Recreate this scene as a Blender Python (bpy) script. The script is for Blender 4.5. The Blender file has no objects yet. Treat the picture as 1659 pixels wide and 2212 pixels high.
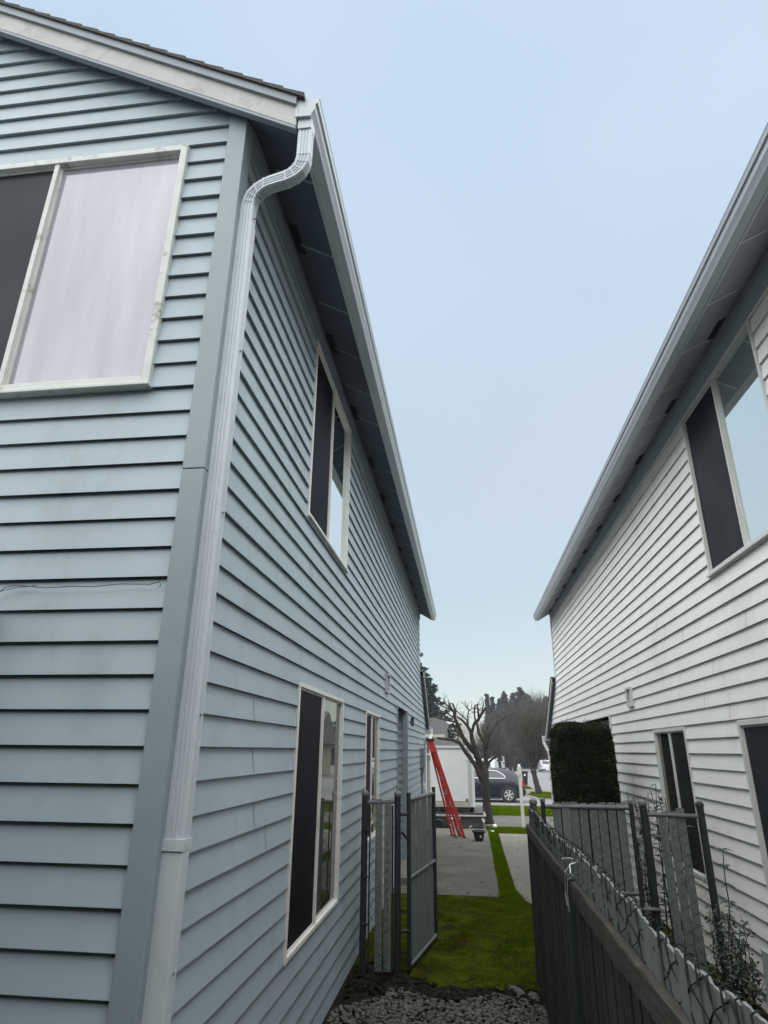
import bpy, bmesh, math, random
from mathutils import Vector, Matrix
random.seed(7)
R = math.radians
S = bpy.context.scene
col = S.collection

# ------------------------------------------------------------------ camera
H = 1.97
cd = bpy.data.cameras.new('camera'); cam = bpy.data.objects.new('camera', cd); col.objects.link(cam)
cam.matrix_world = Matrix(((0.99225, 0.03615, 0.11892, 0), (0.12397, -0.35561, -0.92637, 0), (0.0088, 0.93393, -0.35734, H), (0, 0, 0, 1)))
cd.sensor_fit = 'VERTICAL'; cd.sensor_height = 36.0; cd.lens = 36.0 * 1342.3 / 2212.0
cd.clip_start = 0.05; cd.clip_end = 2000
S.camera = cam

# ------------------------------------------------------------------ sky and sun
SUN_EL, SUN_AZ = 78.0, 185.0      # soft veiled sun high behind the camera
w = bpy.data.worlds.new('World'); S.world = w; w.use_nodes = True
nt = w.node_tree; nt.nodes.clear()
out = nt.nodes.new('ShaderNodeOutputWorld')
sky = nt.nodes.new('ShaderNodeTexSky'); sky.sky_type = 'NISHITA'; sky.sun_disc = False
sky.sun_elevation = R(SUN_EL); sky.sun_rotation = R(SUN_AZ)
sky.air_density = 1.0; sky.dust_density = 1.0; sky.ozone_density = 1.5
bg = nt.nodes.new('ShaderNodeBackground'); bg.inputs['Strength'].default_value = 0.055
nt.links.new(sky.outputs[0], bg.inputs[0])
# thin high overcast: an even veil of white over the whole sky, slightly mottled
tc = nt.nodes.new('ShaderNodeTexCoord')
nz = nt.nodes.new('ShaderNodeTexNoise'); nz.inputs['Scale'].default_value = 1.1; nz.inputs['Detail'].default_value = 3
nt.links.new(tc.outputs['Generated'], nz.inputs['Vector'])
cr = nt.nodes.new('ShaderNodeValToRGB')
cr.color_ramp.elements[0].position = 0.36; cr.color_ramp.elements[0].color = (0.495, 0.605, 0.67, 1)
cr.color_ramp.elements[1].position = 0.66; cr.color_ramp.elements[1].color = (0.60, 0.69, 0.755, 1)
nt.links.new(nz.outputs['Fac'], cr.inputs[0])
bg2 = nt.nodes.new('ShaderNodeBackground'); bg2.inputs['Strength'].default_value = 0.62
# the veil is greyer and less blue towards the horizon
sx = nt.nodes.new('ShaderNodeSeparateXYZ'); nt.links.new(tc.outputs['Generated'], sx.inputs[0])
hr = nt.nodes.new('ShaderNodeValToRGB'); hr.color_ramp.elements[0].position = 0.0; hr.color_ramp.elements[0].color = (0.84, 0.76, 0.64, 1)
hr.color_ramp.elements[1].position = 0.75; hr.color_ramp.elements[1].color = (1, 1, 1, 1)
e = hr.color_ramp.elements.new(0.22); e.color = (0.86, 0.80, 0.68, 1)
nt.links.new(sx.outputs['Z'], hr.inputs[0])
mulc = nt.nodes.new('ShaderNodeMix'); mulc.data_type = 'RGBA'; mulc.blend_type = 'MULTIPLY'; mulc.inputs['Factor'].default_value = 1
nt.links.new(cr.outputs[0], mulc.inputs['A']); nt.links.new(hr.outputs[0], mulc.inputs['B'])
nt.links.new(mulc.outputs['Result'], bg2.inputs[0])
add = nt.nodes.new('ShaderNodeAddShader')
nt.links.new(bg.outputs[0], add.inputs[0]); nt.links.new(bg2.outputs[0], add.inputs[1])
nt.links.new(add.outputs[0], out.inputs[0])
sd = bpy.data.lights.new('sun', 'SUN'); sun = bpy.data.objects.new('sun', sd); col.objects.link(sun)
sd.energy = 4.6; sd.angle = R(125); sd.color = (1.0, 0.97, 0.93)
az = R(SUN_AZ)
dirv = Vector((math.sin(az) * math.cos(R(SUN_EL)), math.cos(az) * math.cos(R(SUN_EL)), math.sin(R(SUN_EL))))
sun.rotation_euler = dirv.to_track_quat('Z', 'Y').to_euler()
S.view_settings.view_transform = 'Standard'; S.view_settings.look = 'None'
S.view_settings.exposure = 0.5; S.view_settings.gamma = 1.0

# ------------------------------------------------------------------ materials
def mat(name, c, rough=0.7, noise=0.12, scale=6.0, bump=0.0, bscale=60.0, metal=0.0, spec=0.5, c2=None, stretch=None, grime=None):
    m = bpy.data.materials.new(name); m.use_nodes = True
    t = m.node_tree; b = t.nodes['Principled BSDF']
    b.inputs['Roughness'].default_value = rough; b.inputs['Metallic'].default_value = metal
    b.inputs['Specular IOR Level'].default_value = spec
    co = t.nodes.new('ShaderNodeTexCoord'); mp = t.nodes.new('ShaderNodeMapping')
    t.links.new(co.outputs['Object'], mp.inputs[0])
    if stretch: mp.inputs['Scale'].default_value = stretch
    n = t.nodes.new('ShaderNodeTexNoise'); n.inputs['Scale'].default_value = scale; n.inputs['Detail'].default_value = 6
    n.inputs['Roughness'].default_value = 0.65
    t.links.new(mp.outputs[0], n.inputs['Vector'])
    r = t.nodes.new('ShaderNodeValToRGB'); r.color_ramp.elements[0].position = 0.3; r.color_ramp.elements[1].position = 0.7
    lo = [max(0, v * (1 - noise)) for v in c]; hi = [min(1, v * (1 + noise)) for v in c]
    if c2: lo, hi = list(c), list(c2)
    r.color_ramp.elements[0].color = lo + [1]; r.color_ramp.elements[1].color = hi + [1]
    t.links.new(n.outputs['Fac'], r.inputs[0])
    last = r.outputs[0]
    if grime:
        gc, ga, gs, lo_, hi_ = grime
        n3 = t.nodes.new('ShaderNodeTexNoise'); n3.inputs['Scale'].default_value = gs; n3.inputs['Detail'].default_value = 8
        n3.inputs['Roughness'].default_value = 0.7
        t.links.new(mp.outputs[0], n3.inputs['Vector'])
        mr = t.nodes.new('ShaderNodeMapRange'); mr.inputs[1].default_value = lo_; mr.inputs[2].default_value = hi_
        mr.inputs[3].default_value = 0; mr.inputs[4].default_value = ga
        t.links.new(n3.outputs['Fac'], mr.inputs[0])
        mx = t.nodes.new('ShaderNodeMix'); mx.data_type = 'RGBA'
        t.links.new(mr.outputs[0], mx.inputs['Factor']); t.links.new(last, mx.inputs['A'])
        mx.inputs['B'].default_value = list(gc) + [1]; last = mx.outputs['Result']
    t.links.new(last, b.inputs['Base Color'])
    if bump:
        n2 = t.nodes.new('ShaderNodeTexNoise'); n2.inputs['Scale'].default_value = bscale; n2.inputs['Detail'].default_value = 5
        t.links.new(mp.outputs[0], n2.inputs['Vector'])
        bp = t.nodes.new('ShaderNodeBump'); bp.inputs['Strength'].default_value = bump; bp.inputs['Distance'].default_value = 0.01
        t.links.new(n2.outputs['Fac'], bp.inputs['Height']); t.links.new(bp.outputs[0], b.inputs['Normal'])
    return m

def glass(name, base, refl, f_ior=1.5, rough=0.02, tint=(0.9, 0.95, 1.0), curtain_reflection=0):
    m = bpy.data.materials.new(name); m.use_nodes = True
    t = m.node_tree; t.nodes.clear()
    o = t.nodes.new('ShaderNodeOutputMaterial')
    d = t.nodes.new('ShaderNodeBsdfDiffuse'); d.inputs[0].default_value = list(base) + [1]
    n = t.nodes.new('ShaderNodeTexNoise'); n.inputs['Scale'].default_value = 1.7; n.inputs['Detail'].default_value = 3
    co = t.nodes.new('ShaderNodeTexCoord'); t.links.new(co.outputs['Object'], n.inputs['Vector'])
    r = t.nodes.new('ShaderNodeValToRGB')
    if curtain_reflection:      # streaked pane colour: drawn curtain plus painted soft sky reflections
        mpp = t.nodes.new('ShaderNodeMapping'); mpp.inputs['Scale'].default_value = (2.2, 1, .35); mpp.inputs['Rotation'].default_value = (0, .25, 0)
        t.links.new(co.outputs['Object'], mpp.inputs[0]); t.links.new(mpp.outputs[0], n.inputs['Vector']); n.inputs['Scale'].default_value = 2.6
        r.color_ramp.elements[0].position = .35; r.color_ramp.elements[1].position = .7
    lo_, hi_ = (.45, 2.2) if max(base) < .03 else (.8, 1.2)
    r.color_ramp.elements[0].color = [v * lo_ for v in base] + [1]; r.color_ramp.elements[1].color = [min(1, v * hi_) for v in base] + [1]
    t.links.new(n.outputs['Fac'], r.inputs[0]); t.links.new(r.outputs[0], d.inputs[0])
    g = t.nodes.new('ShaderNodeBsdfGlossy'); g.inputs['Roughness'].default_value = rough; g.inputs[0].default_value = list(tint) + [1]
    bp = t.nodes.new('ShaderNodeBump'); bp.inputs['Strength'].default_value = 0.03; bp.inputs['Distance'].default_value = 0.01
    t.links.new(n.outputs['Fac'], bp.inputs['Height']); t.links.new(bp.outputs[0], g.inputs['Normal'])
    f = t.nodes.new('ShaderNodeFresnel'); f.inputs[0].default_value = f_ior
    mm = t.nodes.new('ShaderNodeMath'); mm.operation = 'ADD'; mm.inputs[1].default_value = refl; mm.use_clamp = True
    t.links.new(f.outputs[0], mm.inputs[0])
    mx = t.nodes.new('ShaderNodeMixShader')
    t.links.new(mm.outputs[0], mx.inputs[0]); t.links.new(d.outputs[0], mx.inputs[1]); t.links.new(g.outputs[0], mx.inputs[2])
    t.links.new(mx.outputs[0], o.inputs[0])
    return m

M = {}
M['blue'] = mat('blue_vinyl', (0.295, 0.358, 0.388), 0.5, 0.07, 1.6, 0.35, 5, grime=((0.155, 0.19, 0.185), 0.55, 2.2, 0.52, 0.78), stretch=(1, 1, .45))
M['bluetrim'] = mat('blue_trim', (0.228, 0.282, 0.302), 0.5, 0.05, 3, 0.06, 140)
M['white'] = mat('white_vinyl', (0.83, 0.815, 0.775), 0.5, 0.05, 1.6, 0.35, 5, grime=((0.50, 0.49, 0.42), 0.45, 2.0, 0.53, 0.78), stretch=(1, 1, .45))
M['whitetrim'] = mat('white_trim', (0.62, 0.62, 0.585), 0.5, 0.06, 6, 0.05, 90, grime=((0.28, 0.28, 0.22), 0.45, 7, 0.55, 0.75))
M['dirtytrim'] = mat('mildewed_window_frame', (0.54, 0.56, 0.52), 0.6, 0.08, 8, 0.1, 60, grime=((0.10, 0.09, 0.065), 0.85, 9, 0.56, 0.70))
M['gutter'] = mat('gutter_enamel', (0.42, 0.46, 0.48), 0.35, 0.05, 4, 0.03, 50, grime=((0.22, 0.24, 0.22), 0.35, 8, 0.56, 0.75))
M['pipe'] = mat('downspout_enamel', (0.46, 0.51, 0.53), 0.45, 0.05, 4, 0.03, 50, grime=((0.24, 0.25, 0.22), 0.45, 10, 0.58, 0.72))
M['rake'] = mat('weathered_rake_paint', (0.42, 0.425, 0.405), 0.7, 0.10, 5, 0.25, 40, grime=((0.22, 0.21, 0.18), 0.6, 4, 0.55, 0.72))
M['drip'] = mat('grey_rake_trim', (0.24, 0.27, 0.29), 0.6, 0.08, 5)
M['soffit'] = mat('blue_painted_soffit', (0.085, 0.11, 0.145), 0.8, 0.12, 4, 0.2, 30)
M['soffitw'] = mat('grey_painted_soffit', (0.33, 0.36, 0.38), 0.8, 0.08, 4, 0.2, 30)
M['frieze'] = mat('blue_frieze', (0.17, 0.21, 0.235), 0.7, 0.08, 4)
M['vent'] = mat('dark_vent_screen', (0.012, 0.013, 0.016), 0.9, 0.2, 40)
M['shingle'] = mat('asphalt_shingle', (0.07, 0.068, 0.065), 0.95, 0.3, 30, 0.6, 90)
M['shingle2'] = mat('grey_asphalt_shingle', (0.13, 0.13, 0.13), 0.95, 0.3, 12, 0.6, 90)
M['seam'] = mat('panel_seam', (0.08, 0.10, 0.105), 0.8)
M['seamw'] = mat('pale_panel_seam', (0.30, 0.30, 0.30), 0.8)
M['screen'] = glass('insect_screen', (0.010, 0.010, 0.012), 0.0, 1.2, 0.35, (0.20, 0.20, 0.22))
M['screenup'] = glass('insect_screen_upper', (0.022, 0.023, 0.025), 0.03, 1.22, 0.25, (0.30, 0.31, 0.32))
M['pane'] = glass('window_glass', (0.035, 0.036, 0.032), 0.10, 1.45, 0.01, (0.85, 0.86, 0.82))
M['panebright'] = glass('window_glass_curtain_reflection', (0.285, 0.285, 0.31), 0.05, 1.5, 0.05, (0.96, 0.96, 1.0), 1)  # pale base colour stands for curtain and bright sky reflection
M['paneside'] = glass('window_glass_curtained', (0.25, 0.28, 0.29), 0.70, 1.6, 0.02, (0.92, 0.97, 0.95))
M['darkglass'] = glass('vehicle_glass', (0.012, 0.014, 0.018), 0.04, 1.45, 0.03)
M['brownwood'] = mat('brown_soffit_wood', (0.17, 0.13, 0.12), 0.8, 0.15, 10)
M['metalgrey'] = mat('grey_meter_enamel', (0.16, 0.18, 0.19), 0.45, 0.06, 6)
M['black'] = mat('black_iron', (0.015, 0.015, 0.017), 0.5, 0.2, 10)
M['post'] = mat('black_vinyl_coated_steel', (0.016, 0.020, 0.021), 0.55, 0.2, 12, 0.1, 60, grime=((0.09, 0.10, 0.10), 0.4, 14, 0.6, 0.75))
M['galv'] = mat('galvanised_rail', (0.13, 0.14, 0.145), 0.5, 0.15, 14, 0.1, 60, metal=0.2, grime=((0.07, 0.07, 0.06), 0.6, 18, 0.5, 0.7))
M['wire'] = mat('dark_chain_wire', (0.014, 0.017, 0.017), 0.7, 0.2, 20, spec=0.2)
M['slat'] = mat('grey_green_privacy_slat', (0.140, 0.160, 0.152), 0.6, 0.20, 9, 0.5, 30, stretch=(1, 1, 0.22), grime=((0.06, 0.068, 0.05), 0.65, 9, 0.52, 0.72))
M['picket'] = mat('black_stained_boards', (0.007, 0.0065, 0.006), 0.8, 0.4, 16, 0.8, 30, stretch=(1, 1, 0.10), c2=(0.035, 0.030, 0.026))  # paler streaks paint in the light catching the board ridges
M['rail'] = mat('weathered_fence_rail', (0.038, 0.033, 0.027), 0.9, 0.25, 10, 0.6, 50, stretch=(1, 0.3, 1), grime=((0.15, 0.14, 0.06), 0.6, 9, 0.56, 0.7))
M['tie'] = mat('white_plastic_tie', (0.8, 0.8, 0.78), 0.3)
M['red'] = mat('red_fibreglass', (0.50, 0.035, 0.03), 0.45, 0.12, 8, grime=((0.35, 0.2, 0.17), 0.4, 9, 0.55, 0.7))
M['alum'] = mat('aluminium', (0.45, 0.46, 0.46), 0.4, 0.08, 10, metal=0.6)
M['van'] = mat('white_trailer_skin', (0.60, 0.62, 0.60), 0.4, 0.04, 3, grime=((0.40, 0.40, 0.36), 0.3, 2, 0.5, 0.8))
M['vanframe'] = mat('grey_trailer_frame', (0.42, 0.44, 0.43), 0.5, 0.06, 5)
M['beige'] = mat('beige_sill', (0.36, 0.34, 0.29), 0.7, 0.12, 8, grime=((0.15, 0.13, 0.1), 0.6, 6, 0.5, 0.7))
M['trailer'] = mat('faded_trailer_steel', (0.055, 0.055, 0.052), 0.8, 0.25, 7, grime=((0.12, 0.11, 0.10), 0.6, 5, 0.5, 0.7))
M['tyre'] = mat('tyre_rubber', (0.02, 0.02, 0.02), 0.85, 0.2, 20)
M['rim'] = mat('alloy_rim', (0.62, 0.62, 0.62), 0.3, 0.05, 10, metal=0.5)
M['navy'] = mat('navy_car_paint', (0.008, 0.011, 0.020), 0.22, 0.05, 3)
M['carwhite'] = mat('white_car_paint', (0.62, 0.64, 0.66), 0.3, 0.04, 3)
M['carred'] = mat('red_car_paint', (0.42, 0.02, 0.03), 0.3, 0.04, 3)
M['chrome'] = mat('chrome_trim', (0.85, 0.86, 0.86), 0.3, 0.03, 5, metal=0.3)
M['taillight'] = mat('red_tail_lamp', (0.5, 0.02, 0.015), 0.3, 0.05, 5)
M['bark'] = mat('dark_bark', (0.027, 0.022, 0.018), 0.95, 0.35, 14, 1.0, 40, grime=((0.08, 0.09, 0.04), 0.5, 6, 0.55, 0.7))
M['barkcut'] = mat('pale_cut_wood', (0.22, 0.13, 0.07), 0.9, 0.2, 14)
M['twig'] = mat('brown_twigs', (0.062, 0.053, 0.044), 0.95, 0.3, 1.2)
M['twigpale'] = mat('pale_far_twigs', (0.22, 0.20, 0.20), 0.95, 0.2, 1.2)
M['conifer'] = mat('conifer_foliage', (0.030, 0.050, 0.045), 0.9, 0.4, 0.8)
M['coniferfar'] = mat('far_conifer_foliage', (0.050, 0.062, 0.066), 0.9, 0.3, 0.3)  # lighter, bluer foliage colour with distance haze painted in
M['hedge'] = mat('dark_yew_foliage', (0.008, 0.020, 0.007), 0.85, 0.5, 4, spec=0.15, c2=(0.034, 0.052, 0.018))
M['leaf'] = mat('shrub_leaf', (0.022, 0.036, 0.022), 0.45, 0.4, 12)
M['grass'] = mat('lawn_blades', (0.082, 0.128, 0.0015), 1.0, 0.35, 3, spec=0.0)
M['moss'] = mat('mossy_blades', (0.068, 0.084, 0.0015), 1.0, 0.4, 2.2, spec=0.0)
M['turf'] = mat('turf_soil', (0.018, 0.030, 0.003), 0.95, 0.5, 3.0, 1.0, 50, c2=(0.062, 0.070, 0.005), spec=0.0, grime=((0.020, 0.016, 0.008), 0.9, 2.6, 0.52, 0.62))
M['turfbright'] = mat('bright_turf', (0.070, 0.115, 0.002), 1.0, 0.3, 2.5, 1.0, 50, spec=0.0)
M['soil'] = mat('dark_soil', (0.009, 0.008, 0.006), 0.98, 0.5, 5, 1.0, 30, c2=(0.022, 0.019, 0.014), spec=0.1)
M['stone'] = mat('grey_gravel', (0.016, 0.016, 0.014), 0.85, 0.5, 22, 0.5, 60, c2=(0.15, 0.145, 0.125), grime=((0.05, 0.05, 0.03), 0.6, 3, 0.5, 0.7))
M['concrete'] = mat('worn_concrete', (0.098, 0.092, 0.076), 0.9, 0.14, 1.6, 0.5, 90, grime=((0.040, 0.042, 0.028), 0.75, 1.5, 0.42, 0.70))
M['concretepale'] = mat('pale_concrete', (0.155, 0.145, 0.12), 0.9, 0.10, 1.6, 0.5, 90, grime=((0.15, 0.15, 0.13), 0.4, 1.2, 0.5, 0.75))
M['asphalt'] = mat('grey_asphalt', (0.17, 0.17, 0.175), 0.9, 0.10, 2, 0.4, 120)
M['plasticpot'] = mat('black_plastic', (0.014, 0.016, 0.017), 0.5, 0.2, 8)
M['tagwhite'] = mat('white_label', (0.68, 0.68, 0.66), 0.6, 0.1, 10)
M['stucco'] = mat('beige_house_wall', (0.30, 0.27, 0.22), 0.9, 0.1, 3)

# ------------------------------------------------------------------ mesh builder
class MB:
    def __init__(s): s.v = []; s.f = []; s.mi = []; s.cur = 0
    def add(s, vs, fs):
        o = len(s.v); s.v += [tuple(p) for p in vs]
        for f in fs: s.f.append(tuple(i + o for i in f)); s.mi.append(s.cur)
        return s
    def box(s, x0, x1, y0, y1, z0, z1):
        vs = [(x, y, z) for x in (x0, x1) for y in (y0, y1) for z in (z0, z1)]
        return s.add(vs, [(0, 1, 3, 2), (4, 6, 7, 5), (0, 4, 5, 1), (2, 3, 7, 6), (0, 2, 6, 4), (1, 5, 7, 3)])
    def prism(s, poly, ax, a, b):
        """polygon in the two other axes extruded along axis ax from a to b"""
        n = len(poly)
        def P(p, t):
            if ax == 0: return (t, p[0], p[1])
            if ax == 1: return (p[0], t, p[1])
            return (p[0], p[1], t)
        vs = [P(p, a) for p in poly] + [P(p, b) for p in poly]
        fs = [tuple(range(n)), tuple(range(2 * n - 1, n - 1, -1))] + [(i, (i + 1) % n, n + (i + 1) % n, n + i) for i in range(n)]
        return s.add(vs, fs)
    def tube(s, pts, r, n=6, cap=True):
        pts = [Vector(p) for p in pts]
        if not isinstance(r, (list, tuple)): r = [r] * len(pts)
        o = len(s.v); prev = None
        for i, p in enumerate(pts):
            d = (pts[min(i + 1, len(pts) - 1)] - pts[max(i - 1, 0)])
            if d.length < 1e-9: d = Vector((0, 0, 1))
            d.normalize()
            if prev is None:
                a = d.cross(Vector((0, 0, 1)));
                if a.length < 0.1: a = d.cross(Vector((1, 0, 0)))
            else: a = prev - d * prev.dot(d)
            a.normalize(); prev = a; b = d.cross(a)
            for k in range(n):
                t = 2 * math.pi * k / n
                s.v.append(tuple(p + (a * math.cos(t) + b * math.sin(t)) * r[i]))
        for i in range(len(pts) - 1):
            for k in range(n):
                s.f.append((o + i * n + k, o + i * n + (k + 1) % n, o + (i + 1) * n + (k + 1) % n, o + (i + 1) * n + k)); s.mi.append(s.cur)
        if cap:
            s.f.append(tuple(o + k for k in range(n - 1, -1, -1))); s.mi.append(s.cur)
            e = o + (len(pts) - 1) * n
            s.f.append(tuple(e + k for k in range(n))); s.mi.append(s.cur)
        return s
    def sweep(s, pts, prof, up=Vector((0, 0, 1)), cap=True):
        """sweep a 2D profile (list of (a,b)) along pts with fixed side reference 'up'"""
        pts = [Vector(p) for p in pts]; n = len(prof); o = len(s.v)
        for i, p in enumerate(pts):
            if i == 0: d = pts[1] - pts[0]
            elif i == len(pts) - 1: d = pts[-1] - pts[-2]
            else: d = (pts[i + 1] - p).normalized() + (p - pts[i - 1]).normalized()
            d.normalize(); a = up.cross(d); a.normalize(); b = d.cross(a)
            for q in prof: s.v.append(tuple(p + a * q[0] + b * q[1]))
        for i in range(len(pts) - 1):
            for k in range(n):
                s.f.append((o + i * n + k, o + i * n + (k + 1) % n, o + (i + 1) * n + (k + 1) % n, o + (i + 1) * n + k)); s.mi.append(s.cur)
        if cap:
            s.f.append(tuple(o + k for k in range(n - 1, -1, -1))); s.mi.append(s.cur)
            e = o + (len(pts) - 1) * n; s.f.append(tuple(e + k for k in range(n))); s.mi.append(s.cur)
        return s
    def build(s, name, mats, parent=None, loc=None, smooth=False, bevel=0, recalc=True):
        me = bpy.data.meshes.new(name)
        base = Vector(loc) if loc is not None else Vector((0, 0, 0))
        vs = [(v[0] - base.x, v[1] - base.y, v[2] - base.z) for v in s.v] if loc is not None else s.v
        me.from_pydata(vs, [], s.f); me.update()
        if not isinstance(mats, (list, tuple)): mats = [mats]
        for m in mats: me.materials.append(M[m])
        if len(mats) > 1: me.polygons.foreach_set('material_index', s.mi)
        if recalc:
            b = bmesh.new(); b.from_mesh(me); bmesh.ops.recalc_face_normals(b, faces=b.faces); b.to_mesh(me); b.free()
        if smooth: me.polygons.foreach_set('use_smooth', [True] * len(me.polygons))
        o = bpy.data.objects.new(name, me); col.objects.link(o)
        if loc is not None: o.location = base
        if parent is not None:
            o.parent = parent
            # geometry is given in world space: cancel the parent's own placement
            pw = pworld(parent)
            o.matrix_parent_inverse = pw.inverted()
        if bevel:
            md = o.modifiers.new('bevel', 'BEVEL'); md.width = bevel; md.segments = 2; md.limit_method = 'ANGLE'
        return o

def pworld(o):
    m = Matrix.Translation(o.location) @ o.rotation_euler.to_matrix().to_4x4()
    if o.parent is not None: m = pworld(o.parent) @ o.matrix_parent_inverse @ m
    return m

def tag(o, label, cat, group=None, kind=None):
    if label: o['label'] = label
    if cat: o['category'] = cat
    if group: o['group'] = group
    if kind: o['kind'] = kind
    return o
def thing(name, label, cat, loc=(0, 0, 0), group=None):
    o = bpy.data.objects.new(name, None); col.objects.link(o); o.location = loc
    o.empty_display_size = 0.2
    return tag(o, label, cat, group)
def struct(o, kind='structure'):
    o['kind'] = kind; return o

# ------------------------------------------------------------------ ground
def gz(y):
    if y < 9: return 0.0
    if y < 24: return -0.4 * (y - 9) / 15
    if y < 45: return -0.4
    return -0.4 - 0.006 * (y - 45)
def interp(tab, y):
    if y <= tab[0][0]: return tab[0][1]
    for (a, u), (b, v) in zip(tab, tab[1:]):
        if y <= b: return u + (v - u) * (y - a) / (b - a)
    return tab[-1][1]
def sheet(name, m, y0, y1, L, Rr, off, thick=0.0, step=0.5, jitter=0.0):
    """a sheet that follows the ground; L and Rr are (y, x) tables of its edges"""
    ys = set([y0, y1]) | {q for q in (9.0, 24.0, 45.0) if y0 < q < y1}
    for tab in (L, Rr): ys |= {a for a, _ in tab if y0 < a < y1}
    n = max(1, int((y1 - y0) / step)); 
    if jitter: ys |= {y0 + (y1 - y0) * i / n for i in range(n)}
    ys = sorted(ys); b = MB(); vs = []
    for y in ys:
        a, c = interp(L, y), interp(Rr, y)
        if jitter: a += random.uniform(-jitter, jitter); c += random.uniform(-jitter, jitter)
        vs += [(a, y, gz(y) + off), (c, y, gz(y) + off)]
    fs = [(2 * i, 2 * i + 1, 2 * i + 3, 2 * i + 2) for i in range(len(ys) - 1)]
    b.add(vs, fs)
    if thick:
        k = len(ys)
        lo = [(x, y, z - thick) for x, y, z in vs]
        b.add(vs + lo, [(2 * i, 2 * i + 2, 2 * k + 2 * i + 2, 2 * k + 2 * i) for i in range(k - 1)] + [(2 * i + 1, 2 * i + 3, 2 * k + 2 * i + 3, 2 * k + 2 * i + 1) for i in range(k - 1)] + [(0, 1, 2 * k + 1, 2 * k), (2 * k - 2, 2 * k - 1, 4 * k - 1, 4 * k - 2)])
    return struct(b.build(name, m, recalc=False))

b = MB(); ysamp = [-30, 0, 9, 24, 45, 120, 300, 900]
for i in range(len(ysamp) - 1):
    b.add([(-400, ysamp[i], gz(ysamp[i]) - .012), (400, ysamp[i], gz(ysamp[i]) - .012), (400, ysamp[i + 1], gz(ysamp[i + 1]) - .012), (-400, ysamp[i + 1], gz(ysamp[i + 1]) - .012)], [(0, 1, 2, 3)])
struct(b.build('ground', 'soil', recalc=False))
T = lambda x: [(0, x)]
# lawn between the houses, with a ragged near edge over the soil
b = MB(); nx, ny = 36, 44; idx = {}
vs = []
for j in range(ny + 1):
    for i in range(nx + 1):
        x = -1.18 + 3.5 * i / nx; y0e = 6.62 + 0.10 * math.sin(x * 5) + 0.08 * math.sin(x * 13 + 1) + (0.55 if x < -0.62 else (0.35 * max(0, min(1, (-0.25 - x) / 0.35))))
        y = y0e + (10.75 - y0e) * j / ny
        vs.append((x, y, gz(y) + 0.004 + (0.0 if j in (0, ny) else 0.012 * math.sin(x * 9 + y * 3) * math.sin(y * 7) + random.uniform(0, .012))))
b.add(vs, [(j * (nx + 1) + i, j * (nx + 1) + i + 1, (j + 1) * (nx + 1) + i + 1, (j + 1) * (nx + 1) + i) for j in range(ny) for i in range(nx)])
struct(b.build('lawn', 'turf', recalc=False))
stripL = [(10.5, .39), (11.3, .41), (15.2, .46), (20.5, .52), (21.8, .53)]
stripR = [(9.9, .83), (10.4, .74), (11.3, .67), (14.5, .71), (20.4, .82), (21.8, .84)]
sheet('grass_strip', 'turfbright', 10.6, 21.0, stripL, stripR, 0.012, jitter=0.012, step=0.2)
sheet('driveway', 'concrete', 10.62, 21.2, T(-1.19), [(a, x + .008) for a, x in stripL], 0.022, thick=0.03)
sheet('driveway', 'concrete', 21.2, 31.9, T(-9), [(21.2, .53), (21.8, .50), (31.9, .75)], 0.022)
b = MB(); yv = [9.85, 9.95, 10.1, 10.4, 10.8, 11.3, 12.5, 14.5, 17.5, 20.6]; vs = []
for y in yv: vs += [(interp(stripR, y) + (.30 if y < 9.9 else .12 if y < 10 else .04 if y < 10.3 else 0), y, gz(y) + .022), (2.35, y, gz(y) + .022)]
b.add(vs, [(2 * i, 2 * i + 1, 2 * i + 3, 2 * i + 2) for i in range(len(yv) - 1)])
struct(b.build('driveway', 'concretepale', recalc=False))
sheet('driveway', 'concretepale', 19.6, 20.6, T(2.35), T(9), 0.022)
sheet('front_lawn', 'turf', 20.6, 22.9, [(20.6, .83), (21.0, .55), (22.9, .55)], T(14), 0.016)
sheet('sidewalk', 'concrete', 22.9, 27.0, [(22.9, .55), (27, .62)], T(40), 0.03, thick=.03)
sheet('verge', 'turfbright', 27.0, 31.6, [(27, .62), (31.6, .72)], T(40), 0.02)
sheet('kerb', 'concretepale', 31.6, 31.95, T(.72), T(40), 0.05, thick=.12)
sheet('road', 'asphalt', 31.95, 47, T(-60), T(60), 0.0)
sheet('road', 'asphalt', 47, 260, [(47, 3.0), (90, 4.3), (120, 5.2), (260, 14)], [(47, 24), (90, 26), (260, 60)], 0.0)
sheet('traffic_island', 'concretepale', 36.6, 47.0, [(36.6, 3.6), (40, 3.0), (47, 2.8)], [(36.6, 5.0), (42.8, 5.2), (47, 4.6)], 0.02, thick=.05)
sheet('verge', 'turf', 37.2, 42.7, [(37.2, 3.9), (40.2, 3.35), (42.7, 4.2)], T(4.9), 0.05, jitter=.03)
sheet('verge', 'turf', 46.0, 54, T(3.45), T(4.3), 0.03, jitter=.05)
sheet('verge', 'turf', 54, 240, [(54, -40), (240, -60)], [(54, 4.0), (120, 5.1), (240, 12)], 0.02)

b = MB()
for y in (12.6, 14.9, 17.2, 19.5):
    b.add([(-1.18, y, gz(y) + .0245), (interp(stripL, y), y, gz(y) + .0245), (interp(stripL, y), y + .014, gz(y) + .0245), (-1.18, y + .014, gz(y) + .0245)], [(0, 1, 2, 3)])
for y in (12.2, 14.6, 17.0, 19.4):
    b.add([(interp(stripR, y), y, gz(y) + .0245), (2.3, y, gz(y) + .0245), (2.3, y + .014, gz(y) + .0245), (interp(stripR, y), y + .014, gz(y) + .0245)], [(0, 1, 2, 3)])
struct(b.build('driveway_joint', 'soil', recalc=False))
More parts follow.
